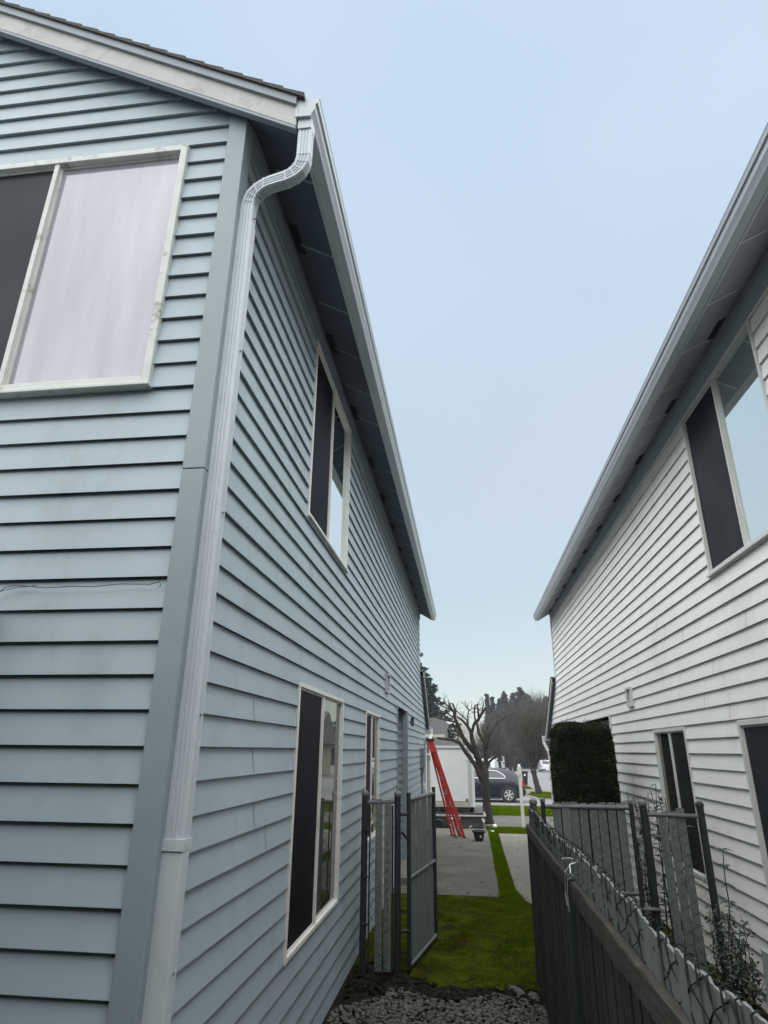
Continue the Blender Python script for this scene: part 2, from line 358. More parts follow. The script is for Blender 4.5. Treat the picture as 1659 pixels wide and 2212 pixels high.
# gravel: countless pebbles
def blob(b, c, r, seed, sq=0.6):
    rnd = random.Random(seed)
    ico = [(0, 0, 1), (.894, 0, .447), (.276, .851, .447), (-.724, .526, .447), (-.724, -.526, .447), (.276, -.851, .447), (.724, .526, -.447), (-.276, .851, -.447), (-.894, 0, -.447), (-.276, -.851, -.447), (.724, -.526, -.447), (0, 0, -1)]
    F = [(0, 1, 2), (0, 2, 3), (0, 3, 4), (0, 4, 5), (0, 5, 1), (1, 6, 2), (2, 7, 3), (3, 8, 4), (4, 9, 5), (5, 10, 1), (6, 7, 2), (7, 8, 3), (8, 9, 4), (9, 10, 5), (10, 6, 1), (11, 7, 6), (11, 8, 7), (11, 9, 8), (11, 10, 9), (11, 6, 10)]
    sx, sy, sz = r * rnd.uniform(.7, 1.3), r * rnd.uniform(.7, 1.2), r * sq * rnd.uniform(.6, 1.2)
    rot = Matrix.Rotation(rnd.uniform(0, 6.3), 3, 'Z') @ Matrix.Rotation(rnd.uniform(-.5, .5), 3, 'X')
    vs = []
    for v in ico:
        p = Vector(v) * rnd.uniform(.82, 1.12); p = Vector((p.x * sx, p.y * sy, p.z * sz)); vs.append(tuple(rot @ p + Vector(c)))
    b.add(vs, F)
b = MB(); 
for k in range(9000):
    y = random.uniform(4.2, 6.75); x = random.uniform(-1.15, .56)
    if y > 6.42 + .12 * math.sin(x * 7) - (.18 if x < -.75 else 0): continue
    if x < -0.9 + .1 * math.sin(y * 9) and random.random() < .35: continue
    b.cur = 0
    blob(b, (x, y, random.uniform(0, .022)), random.choice([.008, .011, .014, .017, .021, .028]), k)
o = b.build('gravel', 'stone', recalc=False, smooth=True); tag(o, 'grey gravel bed between the houses in the foreground', 'gravel', kind='stuff')
# a low concrete lip and clods of soil where gravel meets moss
b = MB()
for k in range(900):
    x = random.uniform(-1.15, .56); y = 6.52 + random.gauss(0, .11) + (.5 if x < -.62 else 0) * random.random()
    blob(b, (x, y, random.uniform(-.01, .015)), random.choice([.015, .025, .04]), 9000 + k, .5)
o = b.build('soil', 'soil', recalc=False, smooth=True); struct(o, 'stuff'); tag(o, 'crumbly dark soil between the gravel and the mossy lawn', 'soil')
b = MB(); blob(b, (-.0 + .36, 6.62, .02), .10, 77, .45); blob(b, (.49, 6.52, .01), .09, 78, .35); 
tag(b.build('rock', 'stone', recalc=False), 'dark flat rocks at the edge of the moss beside the right fence', 'rock')

def blades(name, m, n, fn, h0, h1, wdt, label, excl=None):
    b = MB(); k = 0; rnd = random.Random(len(name) * 31 + n)
    tuft = lambda x, y: .55 + .9 * abs(math.sin(x * 23 + math.sin(y * 17) * 2) * math.sin(y * 19 + math.sin(x * 13) * 2))
    while k < n:
        x, y = fn(rnd)
        if excl and excl(x, y): k += 1; continue
        z = gz(y) + .006; h = rnd.uniform(h0, h1) * tuft(x, y); a = rnd.uniform(0, 6.28); l = rnd.uniform(0, .8) * h; t = rnd.uniform(0, 6.28)
        dx, dy = math.cos(a) * wdt, math.sin(a) * wdt
        b.add([(x - dx, y - dy, z), (x + dx, y + dy, z), (x + math.cos(t) * l, y + math.sin(t) * l, z + h)], [(0, 1, 2)]); k += 1
    o = b.build(name, m, recalc=False); tag(o, label, 'grass', kind='stuff'); return o
blades('moss', 'moss', 46000, lambda r: (r.uniform(-.62, .95), r.uniform(6.7, 10.6)), .006, .022, .004, 'short mossy grass between the gravel and the driveway', lambda x, y: (y < 6.85 and random.random() < .6) or (x < -.3 and y < 7.2) or (math.sin(x * 6 + y * 2.3) * math.sin(y * 4.1 - x * 3) > .30 and random.random() < .8) or (math.sin(x * 14 + y * 5) * math.sin(y * 11 - x * 7) > .6))
M['thatch'] = mat('dry_thatch', (0.075, 0.064, 0.022), 1.0, 0.35, 3, spec=0.0)
blades('dead_grass', 'thatch', 9000, lambda r: (r.gauss(-.25, .28), r.uniform(6.75, 10.6)), .006, .022, .004, 'olive brown dead moss and thatch along the left side of the passage', lambda x, y: x < -.62 or x > .8 or math.sin(x * 9 + y * 3.1) * math.sin(y * 5.3) < -.15)
blades('grass', 'grass', 16000, lambda r: (r.uniform(.05, .95), r.uniform(6.75, 10.7)), .015, .04, .003, 'greener grass on the right half of the passage floor', lambda x, y: random.random() > min(1, max(.05, (x + .05) * 2.2)) or (x > .8 and y > 9.8))
blades('grass', 'grass', 15000, lambda r: (lambda y: (r.uniform(interp(stripL, y), interp(stripR, y)), y))(10.5 + 10.4 * r.random() ** 1.2), .02, .06, .004, 'narrow bright grass strip between the two concrete driveways')
blades('grass', 'grass', 16000, lambda r: (r.uniform(.56, 4.0), r.uniform(20.6, 22.9)), .03, .07, .006, 'low grass between the driveway and the sidewalk')
blades('grass', 'grass', 26000, lambda r: (r.uniform(.66, 5.5), r.uniform(27.0, 31.6)), .04, .09, .010, 'bright green verge between the sidewalk and the road')
blades('grass', 'grass', 5000, lambda r: (r.uniform(3.7, 4.9), r.uniform(37.3, 42.5)), .04, .1, .014, 'grass patch around the leaning street tree trunk')

b = MB(); rnd = random.Random(17)
for _ in range(420):
    y = 6.5 + 14 * rnd.random() ** 1.8; x = rnd.uniform(-1.1, .95 if y < 9.8 else 2.2); z = gz(y) + (.032 if y > 10.6 else .022); a = rnd.uniform(0, 6.28); L_ = rnd.uniform(.012, .035); t = rnd.uniform(-.4, .5)
    ca, sa = math.cos(a) * L_, math.sin(a) * L_
    b.add([(x - ca, y - sa, z), (x + sa * .45, y - ca * .45, z + L_ * .2), (x + ca, y + sa, z + L_ * t * .6 + .002), (x - sa * .45, y + ca * .45, z + L_ * .3)], [(0, 1, 2, 3)])
tag(b.build('fallen_leaves', 'bark', recalc=False), 'small brown dead leaves scattered over the passage lawn and driveway', 'leaves', kind='stuff')
# ------------------------------------------------------------------ siding
EXP = 0.1412
def siding(b, axis, plane, out, u0, u1, z0, n, holes=(), clip=None, seams=True, umin=None, seed=1):
    """lapped courses. axis 'y': wall plane x=plane, runs along y; axis 'x': wall plane y=plane, runs along x.
    out = outward sign; holes (ua,ub,za,zb); clip(z)->(ua,ub) limits of the wall at that height"""
    rnd = random.Random(seed)
    def P(u, o, z): return (plane + out * o, u, z) if axis == 'y' else (u, plane + out * o, z)
    for i in range(n):
        a = z0 + i * EXP; c = a + EXP
        zs = sorted({a, c} | {h for H4 in holes for h in H4[2:4] if a < h < c})
        wob = rnd.uniform(-.0015, .0015)
        for (za, zb) in zip(zs, zs[1:]):
            zm = (za + zb) / 2
            ua, ub = u0, u1
            if clip: ua, ub = clip(zm)
            if ub - ua < .01: continue
            segs = [(ua, ub)]
            for (ha, hb, hz0, hz1) in holes:
                if hz0 - 1e-6 <= za and zb <= hz1 + 1e-6:
                    ns = []
                    for (p, q) in segs:
                        if hb <= p or ha >= q: ns.append((p, q)); continue
                        if ha > p: ns.append((p, ha))
                        if hb < q: ns.append((hb, q))
                    segs = ns
            def off(z): return 0.023 + (0.002 - 0.023) * (z - a) / EXP + wob
            for (p, q) in segs:
                pr = [(off(za), za), (off(zb), zb)]
                if zb == c: pr.append((-.012, zb)); pr.append((-.012, zb + .006))
                if za == a: pr = [(-.012, za + .0055), (off(za) - .004, za + .004), (off(za) - .002, za - .0005)] + pr
                vs = [P(p, *t) for t in pr] + [P(q, *t) for t in pr]; k = len(pr)
                b.add(vs, [(j, j + 1, k + j + 1, k + j) for j in range(k - 1)])
                # visible butt joints between panels
                if seams and za == a:
                    u = p + rnd.uniform(.8, 3.6)
                    while u < q - .3:
                        b.cur = 1
                        pr2 = [(off(za) + .0015, za + .001), (off(zb) + .0015, zb - .002)]
                        b.add([P(u, *pr2[0]), P(u, *pr2[1]), P(u + .006, *pr2[1]), P(u + .006, *pr2[0])], [(0, 1, 2, 3)])
                        b.cur = 0; u += rnd.uniform(3.0, 4.2)
def window(parent, axis, plane, out, u0, u1, z0, z1, mull, panes, fr=.032, frame_m='whitetrim', proud=.030, sill=False):
    """sliding window. panes: list of (ua, ub, material key, part name)"""
    def bx(b, ua, ub, oa, ob, za, zb):
        x = sorted((plane + out * oa, plane + out * ob))
        if axis == 'y': b.box(x[0], x[1], ua, ub, za, zb)
        else: b.box(ua, ub, x[0], x[1], za, zb)
    wroot = bpy.data.objects.new('window', None); col.objects.link(wroot); wroot.parent = parent
    wroot.location = (plane, u0, z0) if axis == 'y' else (u0, plane, z0)
    wroot.matrix_parent_inverse = pworld(parent).inverted()
    b = MB()
    bx(b, u0, u0 + fr, -.05, proud, z0, z1); bx(b, u1 - fr, u1, -.05, proud, z0, z1)
    bx(b, u0 + fr, u1 - fr, -.05, proud - .002, z1 - fr, z1); bx(b, u0 + fr, u1 - fr, -.05, proud - .002, z0, z0 + fr)
    if sill: bx(b, u0 - .01, u1 + .01, 0, proud + .018, z0 - .022, z0 - .001)
    b.build('frame', frame_m, wroot, bevel=.004)
    b = MB(); w2 = .014
    bx(b, mull - w2, mull + w2, -.05, proud - .010, z0 + fr, z1 - fr)
    i0, i1, y0_, y1_ = z0 + fr, z1 - fr, u0 + fr, u1 - fr
    for (ua, ub, dep) in ((y0_, mull - w2, .010), (mull + w2, y1_, .006)):
        bx(b, ua, ua + .010, -.05, dep, i0, i1); bx(b, ub - .010, ub, -.05, dep, i0, i1)
        bx(b, ua + .010, ub - .010, -.05, dep - .002, i1 - .014, i1); bx(b, ua + .010, ub - .010, -.05, dep - .002, i0, i0 + .014)
    b.build('sash', frame_m, wroot)
    for (ua, ub, mk, nm) in panes:
        b = MB(); dep = -.006 if nm == 'pane' else .001
        bx(b, ua, ub, dep - .006, dep, i0 + .004, i1 - .004); b.build(nm, mk, wroot)
    return wroot

# ------------------------------------------------------------------ blue house (left)
XW, YC, YF, YG = -1.209, 2.56, 17.38, 19.3
Z0 = 1.9762 - 14 * EXP
PIT = 0.59
blue = thing('blue_house', 'two-storey blue-grey vinyl sided house on the left with white downspout at its corner', 'house', (XW, YC, 0))
XR = -6.5
def rakeline(x): return 5.303 + .587 * (-.8345 - x)        # underside of rake board
WIN_REAR = (-3.15, -1.527, 3.69, 5.352)
sideholes = [(4.5, 6.2, 3.715, 5.37), (4.53, 6.27, .70, 2.425), (7.74, 8.98, .95, 2.415), (11.37, 13.23, -.2, 2.70), (9.63, 9.97, 2.78, 3.04)]
b = MB()
siding(b, 'x', YC, -1, -9, XW - .075, Z0, 66, holes=[WIN_REAR], clip=lambda z: (-9 if z < 7.5 else XR - (rakeline(XR) - z) / .587, min(XW - .075, -.8345 - (z - 5.46) / .587)), seams=False, seed=3)
b.build('siding', ['blue', 'seam'], blue, recalc=False)
b = MB()
def sclip(z):
    far = YF if z > 3.95 else (YG if z < 2.66 else YF + (3.95 - z) / .59)
    return (YC + .06, far)
siding(b, 'y', XW, 1, YC, YF, Z0, 39, holes=sideholes, clip=sclip, seed=5)
b.build('siding', ['blue', 'seam'], blue, recalc=False)
# wall core behind the siding
b = MB()
def core_side(b, x0, x1, ya, yb, z1, holes):
    ys = sorted({ya, yb} | {h for q in holes for h in q[:2]})
    for p, q in zip(ys, ys[1:]):
        hz = sorted([(h[2], h[3]) for h in holes if h[0] <= p and q <= h[1]])
        z = 0.0
        for (a, c) in hz:
            if a > z: b.box(x0, x1, p, q, z, a)
            z = max(z, c)
        if z < z1: b.box(x0, x1, p, q, z, z1)
core_side(b, XW - .20, XW - .03, YC + .2, YF, 5.5, [h for h in sideholes if h[0] > 11])
b.prism([(YF, 0), (YG, 0), (YG, 2.66), (YF, 3.9)], 0, XW - .2, XW - .03)
b.prism([(-9, 0), (-1.22, 0), (-1.22, 5.5), (XR, 8.5), (-9, 7.0)], 1, YC + .03, YC + .2)
b.prism([(-9, 0), (-1.41, 0), (-1.41, 5.4), (XR, 8.5), (-9, 7.0)], 1, YF - .2, YF)
b.box(-9, -1.41, YG - .2, YG, 0, 2.6)
b.box(-1.8, XW - .2, 11.3, 13.24, 2.70, 2.74)
b.build('wall', 'bluetrim', blue)
# entry alcove
b = MB(); siding(b, 'x', 13.24, -1, -2.2, XW - .065, Z0, 19, seams=False, clip=lambda z: (-2.2, XW - .065) if z < 2.69 else (0, 0))
b.build('siding', ['blue', 'seam'], blue, recalc=False)
b = MB(); b.box(-2.2, XW - .2, 11.17, 11.368, 0, 2.70); b.box(-2.3, -2.2, 11.17, 13.4, 0, 2.7); b.box(-2.2, XW - .205, 13.25, 13.4, 0, 2.7); b.build('alcove_wall', 'bluetrim', blue)
b = MB(); b.box(-2.2, XW, 11.34, 13.24, 2.70, 2.72); b.build('alcove_ceiling', 'brownwood', blue)
b = MB(); b.box(-2.2, XW + .25, 11.38, 13.22, -.15, .05); b.build('doorstep', 'concretepale', blue)
b = MB(); b.box(-2.19, -2.15, 11.75, 12.66, .05, 2.1); b.build('door', 'whitetrim', blue)
b = MB(); b.box(XW - .03, XW + .034, 11.31, 11.375, Z0, 2.71); b.build('corner_board', 'bluetrim', blue, bevel=.003)
b = MB(); b.box(XW - .07, XW + .036, 13.205, 13.32, Z0, 2.71)
b.build('corner_board', 'bluetrim', blue, bevel=.003)
# corner board at the near corner, in two lengths with a joint
b = MB()
for (za, zb) in ((Z0 - .02, 3.198), (3.202, 5.56)):
    b = MB()
    b.prism([(XW - .079, YC - .034), (XW + .032, YC - .034), (XW + .032, YC + .075), (XW - .004, YC + .075), (XW - .004, YC + .004), (XW - .079, YC + .004)], 2, za, zb)
    b.build('corner_board', 'bluetrim', blue, bevel=.004)
# rake board, drip trim and roof at the gable above the camera
def skew(b, x0, x1, zf, lo, hi, y0, y1):
    b.prism([(x0, zf(x0) + lo), (x1, zf(x1) + lo), (x1, zf(x1) + hi), (x0, zf(x0) + hi)], 1, y0, y1)
def rl(x): return rakeline(x) if x > XR else rakeline(XR) - .587 * (XR - x)
b = MB()
skew(b, XR, -.846, rl, .002, .150, 2.45, 2.475); b.build('rake_board', 'rake', blue)
b = MB(); skew(b, XR, -.848, rl, .150, .212, 2.430, 2.475); b.build('rake_trim', 'drip', blue); b = MB(); skew(b, XR, -.848, rl, -.022, .001, 2.452, 2.49); b.build('rake_trim', 'drip', blue)
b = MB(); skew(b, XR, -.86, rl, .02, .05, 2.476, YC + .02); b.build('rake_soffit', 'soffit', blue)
def rooftop(x): return rl(x) + .235
b = MB()
# shingles: stepped courses up the slope
x = -.80
while x > XR:
    x2 = max(x - .13, XR)
    b.prism([(x, rooftop(x) - .024), (x2, rooftop(x2) - .024), (x2, rooftop(x2) - .004), (x, rooftop(x) + .010)], 1, 2.415, YF + .10)
    x = x2
b.prism([(XR, rooftop(XR)), (XR, rooftop(XR) - .03), (-12.2, rooftop(XR) - .03 - .59 * 5.7), (-12.2, rooftop(XR) - .59 * 5.7)], 1, 2.415, YF + .1)
b.build('roof', 'shingle', blue)
# eave: sloped soffit, plywood seams, vents, fascia, gutter
SO = (XW, 5.585); SI = (-.855, 5.382)
def sof(t): return (SO[0] + (SI[0] - SO[0]) * t, SO[1] + (SI[1] - SO[1]) * t)
def splay(o):
    # the right eave is not quite parallel to its wall
    for v in o.data.vertices:
        v.co.x -= .036 * (1 - (v.co.y - 1) / 16) * min(1, max(0, (XBW - v.co.x) / .33))
XBW = 2.377
def soffit(parent, out, xw, zw, xf, zf, ya, yb, m, seam_m, vents, seamstep, seam0):
    b = MB(); b.prism([(xw, zw), (xf, zf), (xf, zf + .015), (xw, zw + .015)], 1, ya, yb); b.cur = 1; y = seam0
    while y < yb:
        b.prism([(xw + out * .10, zw + (zf - zw) * .10 / abs(xf - xw) - .0095), (xf, zf - .0095), (xf, zf - .002), (xw + out * .10, zw + (zf - zw) * .10 / abs(xf - xw) - .002)], 1, y - .011, y + .011); y += seamstep
    so = b.build('soffit', [m, seam_m], parent)
    if out < 0: splay(so)
    for yv in vents:
        b = MB(); t0, t1 = .16, .34
        q = [(xw + (xf - xw) * t0, zw + (zf - zw) * t0), (xw + (xf - xw) * t1, zw + (zf - zw) * t1)]
        b.prism([(q[0][0], q[0][1] - .008), (q[1][0], q[1][1] - .008), (q[1][0], q[1][1] - .001), (q[0][0], q[0][1] - .001)], 1, yv - .14, yv + .14)
        v = b.build('vent', 'vent', so)
        if out < 0: splay(v)
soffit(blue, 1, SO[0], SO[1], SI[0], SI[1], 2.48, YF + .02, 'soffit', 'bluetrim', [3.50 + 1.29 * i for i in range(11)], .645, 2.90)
b = MB(); b.box(XW - .004, XW + .032, YC + .076, YF, 5.40, 5.535); b.box(XW - .004, XW + .040, YC + .076, YF, 5.538, 5.585); b.build('frieze_board', 'frieze', blue)
b = MB(); b.box(-.855, -.836, 2.445, YF + .03, 5.375, 5.56); b.build('fascia', 'gutter', blue)
def gutterprof(xb, s):   # K-style profile; s = direction outward
    return [(xb, 5.535), (xb, 5.373), (xb + s * .072, 5.370), (xb + s * .080, 5.392), (xb + s * .096, 5.425), (xb + s * .100, 5.462), (xb + s * .112, 5.468), (xb + s * .118, 5.50), (xb + s * .121, 5.505), (xb + s * .108, 5.507), (xb + s * .108, 5.50), (xb + s * .088, 5.47), (xb + s * .066, 5.376), (xb + s * .004, 5.380), (xb + s * .004, 5.535)]
b = MB(); b.prism(gutterprof(-.834, 1), 1, 2.452, YF + .02)
# end cap and end far
pf = gutterprof(-.834, 1); b.prism(pf[:10] + [(-.834, 5.507)], 1, 2.444, 2.450); b.prism(pf[:10] + [(-.834, 5.507)], 1, YF + .021, YF + .026)
b.build('gutter', 'gutter', blue)
b = MB(); x0 = -.87
b.prism([(-1.2, 5.585), (-.84, 5.37), (-.84, 5.56), (-1.2, 5.77)], 1, YF + .03, YF + .055); b.build('rake_board', 'rake', blue)
# downspout: drop outlet, S elbow, long leg, joint and straps
def rect_pipe(b, pts, wx, wy, flute=True):
    prof = []
    k = 3
    for s_, (ax, ay) in enumerate(((1, 1), (-1, 1), (-1, -1), (1, -1))): prof.append((ax * wx / 2, ay * wy / 2))
    if flute:
        pr = []
        seq = [(-1, -1), (1, -1), (1, 1), (-1, 1)]
        for (p, q) in zip(seq, seq[1:] + seq[:1]):
            a = Vector((p[0] * wx / 2, p[1] * wy / 2)); c = Vector((q[0] * wx / 2, q[1] * wy / 2)); d = c - a; L = d.length; d.normalize(); n = Vector((d.y, -d.x))
            for t, o_ in ((.0, 0), (.06, 0), (.18, 0), (.21, -.004), (.27, -.004), (.30, 0), (.40, 0), (.43, -.005), (.49, -.005), (.52, 0), (.62, 0), (.65, -.005), (.71, -.005), (.74, 0), (.94, 0)):
                if t == 0: t = .03
                v = a + d * (t * L) + n * o_; pr.append((v.x, v.y))
        prof = pr
    b.sweep(pts, prof, up=Vector((0, 1, 0)))
pipe = thing_pipe = None
b = MB()
PY = 2.575
def bez(p0, p1, p2, n=10):
    return [tuple((1 - t) ** 2 * p0[i] + 2 * t * (1 - t) * p1[i] + t * t * p2[i] for i in range(3)) for t in [k / n for k in range(n + 1)]]
px = XW + .032 + .038                                    # centre line of the leg on the wall
PYW = 2.605
b = MB()
pts = [(-.797, 2.50, 5.375), (-.797, 2.50, 5.12)] + bez((-.797, 2.50, 5.11), (-.800, 2.505, 4.985), (-.92, 2.53, 4.985), 9) + bez((-1.00, 2.55, 4.988), (px - .004, PYW, 5.0), (px, PYW, 4.86), 9) + [(px, PYW, 4.74)]
rect_pipe(b, pts, .076, .062)
# crimps in the elbows
for (q0, q1) in ((2, 11), (13, 21)):
    for i in range(q0, min(q1, len(pts) - 1), 2):
        p = Vector(pts[i]); d = (Vector(pts[i + 1]) - Vector(pts[i - 1])).normalized() * .004
        w_, h_ = .0390, .0320; b.sweep([p - d, p + d], [(-w_, -h_), (w_, -h_), (w_, h_), (-w_, h_)], up=Vector((0, 1, 0)))
ds = b.build('downspout', 'pipe', blue)
b = MB(); rect_pipe(b, [(px, PYW, 4.745), (px, PYW, 3.0), (px, PYW, 1.60)], .082, .066); b.build('downspout', 'pipe', blue)
b = MB(); rect_pipe(b, [(px, PYW, 1.635), (px, PYW, .12)], .088, .072, flute=False); rect_pipe(b, bez((px, PYW, .13), (px, PYW, .04), (px, PYW + .25, .03), 5), .086, .07, False); b.build('downspout', 'pipe', blue, bevel=.006)
b = MB(); b.box(px - .047, px + .046, PYW - .042, PYW + .04, 1.60, 1.64); b.box(px + .046, px + .050, PYW - .006, PYW + .006, 1.615, 1.627); b.build('strap', 'pipe', ds)
for zs in (4.80, 3.9, 3.0, 2.1, 1.2, .5):
    b = MB(); b.box(px - .0465, px + .0465, PYW - .037, PYW - .0355, zs - .012, zs + .012) if False else b.tube([(px + .041, PYW, zs), (px + .048, PYW, zs)], .006, 6); b.build('screw', 'metalgrey', ds)
for yj in (5.6, 8.7, 11.8, 14.9):
    b = MB(); b.prism([(x + .003, z - .001) for x, z in gutterprof(-.834, 1)[1:9]] + [(-.834, 5.50)], 1, yj, yj + .05); b.build('gutter_joint', 'gutter', blue)
b = MB(); b.box(-.838, -.758, 2.462, 2.538, 5.30, 5.372); b.build('outlet', 'gutter', ds)
# windows
window(blue, 'x', YC, -1, WIN_REAR[0], WIN_REAR[1], WIN_REAR[2], WIN_REAR[3], -2.365, [(WIN_REAR[0] + .05, -2.38, 'screenup', 'screen'), (-2.345, WIN_REAR[1] - .05, 'panebright', 'pane')], fr=.042, frame_m='dirtytrim', proud=.042, sill=True)
window(blue, 'y', XW, 1, 4.5, 6.2, 3.715, 5.37, 5.31, [(4.54, 5.30, 'screen', 'screen'), (5.33, 6.16, 'paneside', 'pane')], sill=True)
window(blue, 'y', XW, 1, 4.53, 6.27, .70, 2.425, 5.40, [(4.57, 5.39, 'screen', 'screen'), (5.42, 6.23, 'pane', 'pane')])
window(blue, 'y', XW, 1, 7.74, 8.98, .95, 2.415, 8.32, [(7.78, 8.31, 'screen', 'screen'), (8.34, 8.94, 'pane', 'pane')])
b = MB(); b.box(XW, XW + .05, 9.63, 9.97, 2.78, 2.80); b.box(XW, XW + .05, 9.63, 9.65, 2.80, 3.04); b.box(XW, XW + .05, 9.95, 9.97, 2.80, 3.04); b.box(XW, XW + .06, 9.61, 9.99, 3.04, 3.055)
for k in range(4): b.box(XW, XW + .03, 9.65, 9.95, 2.82 + k * .055, 2.835 + k * .055)
b.build('dryer_vent', 'gutter', blue)
# bracket-like number by the alcove
b = MB(); b.box(XW + .012, XW + .04, 14.40, 14.50, 2.62, 2.65); b.box(XW + .012, XW + .04, 14.50, 14.55, 2.47, 2.65); b.box(XW + .012, XW + .04, 14.14, 14.19, 2.50, 2.60); b.box(XW + .012, XW + .04, 14.19, 14.50, 2.50, 2.53); b.build('house_number', 'black', blue)
b = MB(); b.box(XW + .012, XW + .04, 14.72, 14.78, 2.47, 2.66); b.build('house_number', 'black', blue)
b = MB(); b.box(XW, XW + .13, 16.95, 17.5, 1.55, 2.02); b.box(XW, XW + .11, 17.0, 17.2, 1.44, 1.55); b.build('meter_box', 'metalgrey', blue, bevel=.01)
b = MB(); b.tube([(XW + .05, 17.15, 1.46), (XW + .05, 17.15, -.1)], .028, 8); b.build('conduit', 'metalgrey', blue)
b = MB(); b.tube([(XW + .02, 18.3, 1.80), (XW + .12, 18.3, 1.86), (XW + .16, 18.5, 1.84), (XW + .16, 18.6, 1.7), (XW + .16, 18.6, .1)], .035, 8); b.build('vent_pipe', 'whitetrim', blue)
b = MB(); b.box(XW, XW + .10, 17.9, 18.15, .98, 1.13); b.build('outlet_box', 'whitetrim', blue, bevel=.01)
b = MB(); b.box(XW + .019, XW + .023, 16.44, 16.455, 2.0, 4.9); b.build('cable', 'drip', blue)
b = MB()
for (x, y, r_) in ((-2.105, 2.46, .045),):
    b.tube([(x, y, 2.475), (x, y, 2.485), (x, y, 2.51), (x, y, 2.54), (x, y, 2.565), (x, y, 2.575)], [.015, .035, .047, .047, .034, .012], 16)
lamp = b.build('wall_lamp', 'whitetrim', blue, smooth=True)
b = MB(); b.tube([(-2.105, 2.46, 2.53), (-2.105, 2.53, 2.53)], .015, 8); b.build('lamp_arm', 'whitetrim', lamp)
b = MB(); b.tube([(-2.12, 2.50, 2.58), (-2.08, 2.522, 2.62), (-2.055, 2.524, 2.645), (-2.0, 2.522, 2.652), (-1.85, 2.520, 2.636), (-1.72, 2.520, 2.641), (-1.636, 2.518, 2.636), (-1.50, 2.520, 2.646), (-1.36, 2.520, 2.642), (-1.315, 2.518, 2.652), (-1.305, 2.514, 2.63), (-1.315, 2.516, 2.628)], .002, 5)
b.tube([(-2.12, 2.50, 2.575), (-2.07, 2.52, 2.625), (-2.0, 2.522, 2.642), (-1.9, 2.522, 2.648)], .0018, 5); b.build('cable', 'black', blue)
# low front roof: rake running down towards the street, with gutter end and downspout
def lowroof(parent, out, xw, y0, zt0, y1, zt1):
    b = MB(); xa, xb = (xw, xw + out * .11)
    sl = (zt1 - zt0) / (y1 - y0)
    b.prism([(y0, zt0 - .13), (y1, zt1 - .13), (y1, zt1), (y0, zt0)], 0, xw + out * .10, xw + out * .125); b.build('rake_board', 'rake', parent)
    b = MB(); b.prism([(y0, zt0 + .003), (y1 + .05, zt1 - .027), (y1 + .05, zt1 + .005), (y0, zt0 + .035)], 0, xw - out * 6, xw + out * .14); b.build('roof', 'shingle', parent)
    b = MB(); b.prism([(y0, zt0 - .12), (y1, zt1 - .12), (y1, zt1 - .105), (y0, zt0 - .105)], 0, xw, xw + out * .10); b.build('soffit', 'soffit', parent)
    b = MB(); b.box(min(xw - out * 5, xw + out * .15), max(xw - out * 5, xw + out * .15), y1 + .002, y1 + .12, zt1 - .16, zt1 - .03); b.build('gutter', 'gutter', parent)
lowroof(blue, 1, XW, YF + .04, 3.96, 19.62, 2.68)
b = MB(); rect_pipe(b, [(-1.03, 19.70, 2.56), (-1.03, 19.68, 2.40), (-1.13, 19.36, 2.15), (-1.14, 19.34, -.1)], .075, .06, False); b.build('downspout', 'whitetrim', blue)

# ------------------------------------------------------------------ white house (right)
XB = 2.377; WY0, WY1, WYG = .9, 17.15, 19.4
white = thing('white_house', 'two-storey white vinyl sided house on the right beyond the slatted fence', 'house', (XB, WY0, 0))
ZW = 1.9654 - 14 * EXP
wh = [(4.42, 6.09, 3.55, 5.22), (4.2, 6.08, .60, 2.235), (7.50, 8.72, .75, 2.235), (9.52, 9.80, 2.60, 2.82), (11.2, 13.4, -.1, 2.52)]
b = MB(); siding(b, 'y', XB, -1, WY0, WY1, ZW, 38, holes=wh, clip=lambda z: (WY0, WY1 if z > 3.75 else (WYG if z < 2.5 else WY1 + (3.75 - z) / .59)), seed=11)
b.build('siding', ['white', 'seamw'], white, recalc=False)
b = MB(); siding(b, 'x', WY0, -1, XB, 12, ZW, 60, seams=False, clip=lambda z: (XB if z < 5.4 else XB + (z - 5.4) / .59, 12.6 if z < 5.4 else 12.6 - (z - 5.4) / .59))
b.build('siding', ['white', 'seamw'], white, recalc=False)
b = MB(); core_side(b, XB + .03, XB + .2, WY0 + .2, WY1, 5.4, [wh[-1]]); b.prism([(WY1, 0), (WYG, 0), (WYG, 2.5), (WY1, 3.7)], 0, XB + .03, XB + .2)
b.prism([(XB + .01, 0), (12.6, 0), (12.6, 5.4), (7.5, 8.4), (XB + .01, 5.4)], 1, WY0 + .03, WY0 + .2)
b.prism([(XB + .2, 0), (12.6, 0), (12.6, 5.4), (7.5, 8.4), (XB + .2, 5.4)], 1, WY1 - .2, WY1); b.box(XB + .2, 8, WYG - .2, WYG, 0, 2.5)
b.box(XB + .9, XB + .95, 11.1, 13.5, 0, 2.6); b.box(XB + .2, XB + .9, 11.1, 11.19, 0, 2.6); b.box(XB + .2, XB + .9, 13.41, 13.5, 0, 2.6)
b.build('wall', 'white', white)
b = MB(); b.box(XB - .004, XB + .9, 11.2, 13.4, 2.52, 2.54); b.build('alcove_ceiling', 'brownwood', white)
b = MB(); b.box(XB - .035, XB + .02, 11.13, 11.2, 0, 2.56); b.build('corner_board', 'whitetrim', white); b = MB(); b.box(XB - .03, XB + .02, 13.4, 13.47, 0, 2.56); b.build('corner_board', 'whitetrim', white)
b = MB(); b.box(XB + .86, XB + .895, 11.8, 12.75, .05, 2.1); b.build('door', 'whitetrim', white)
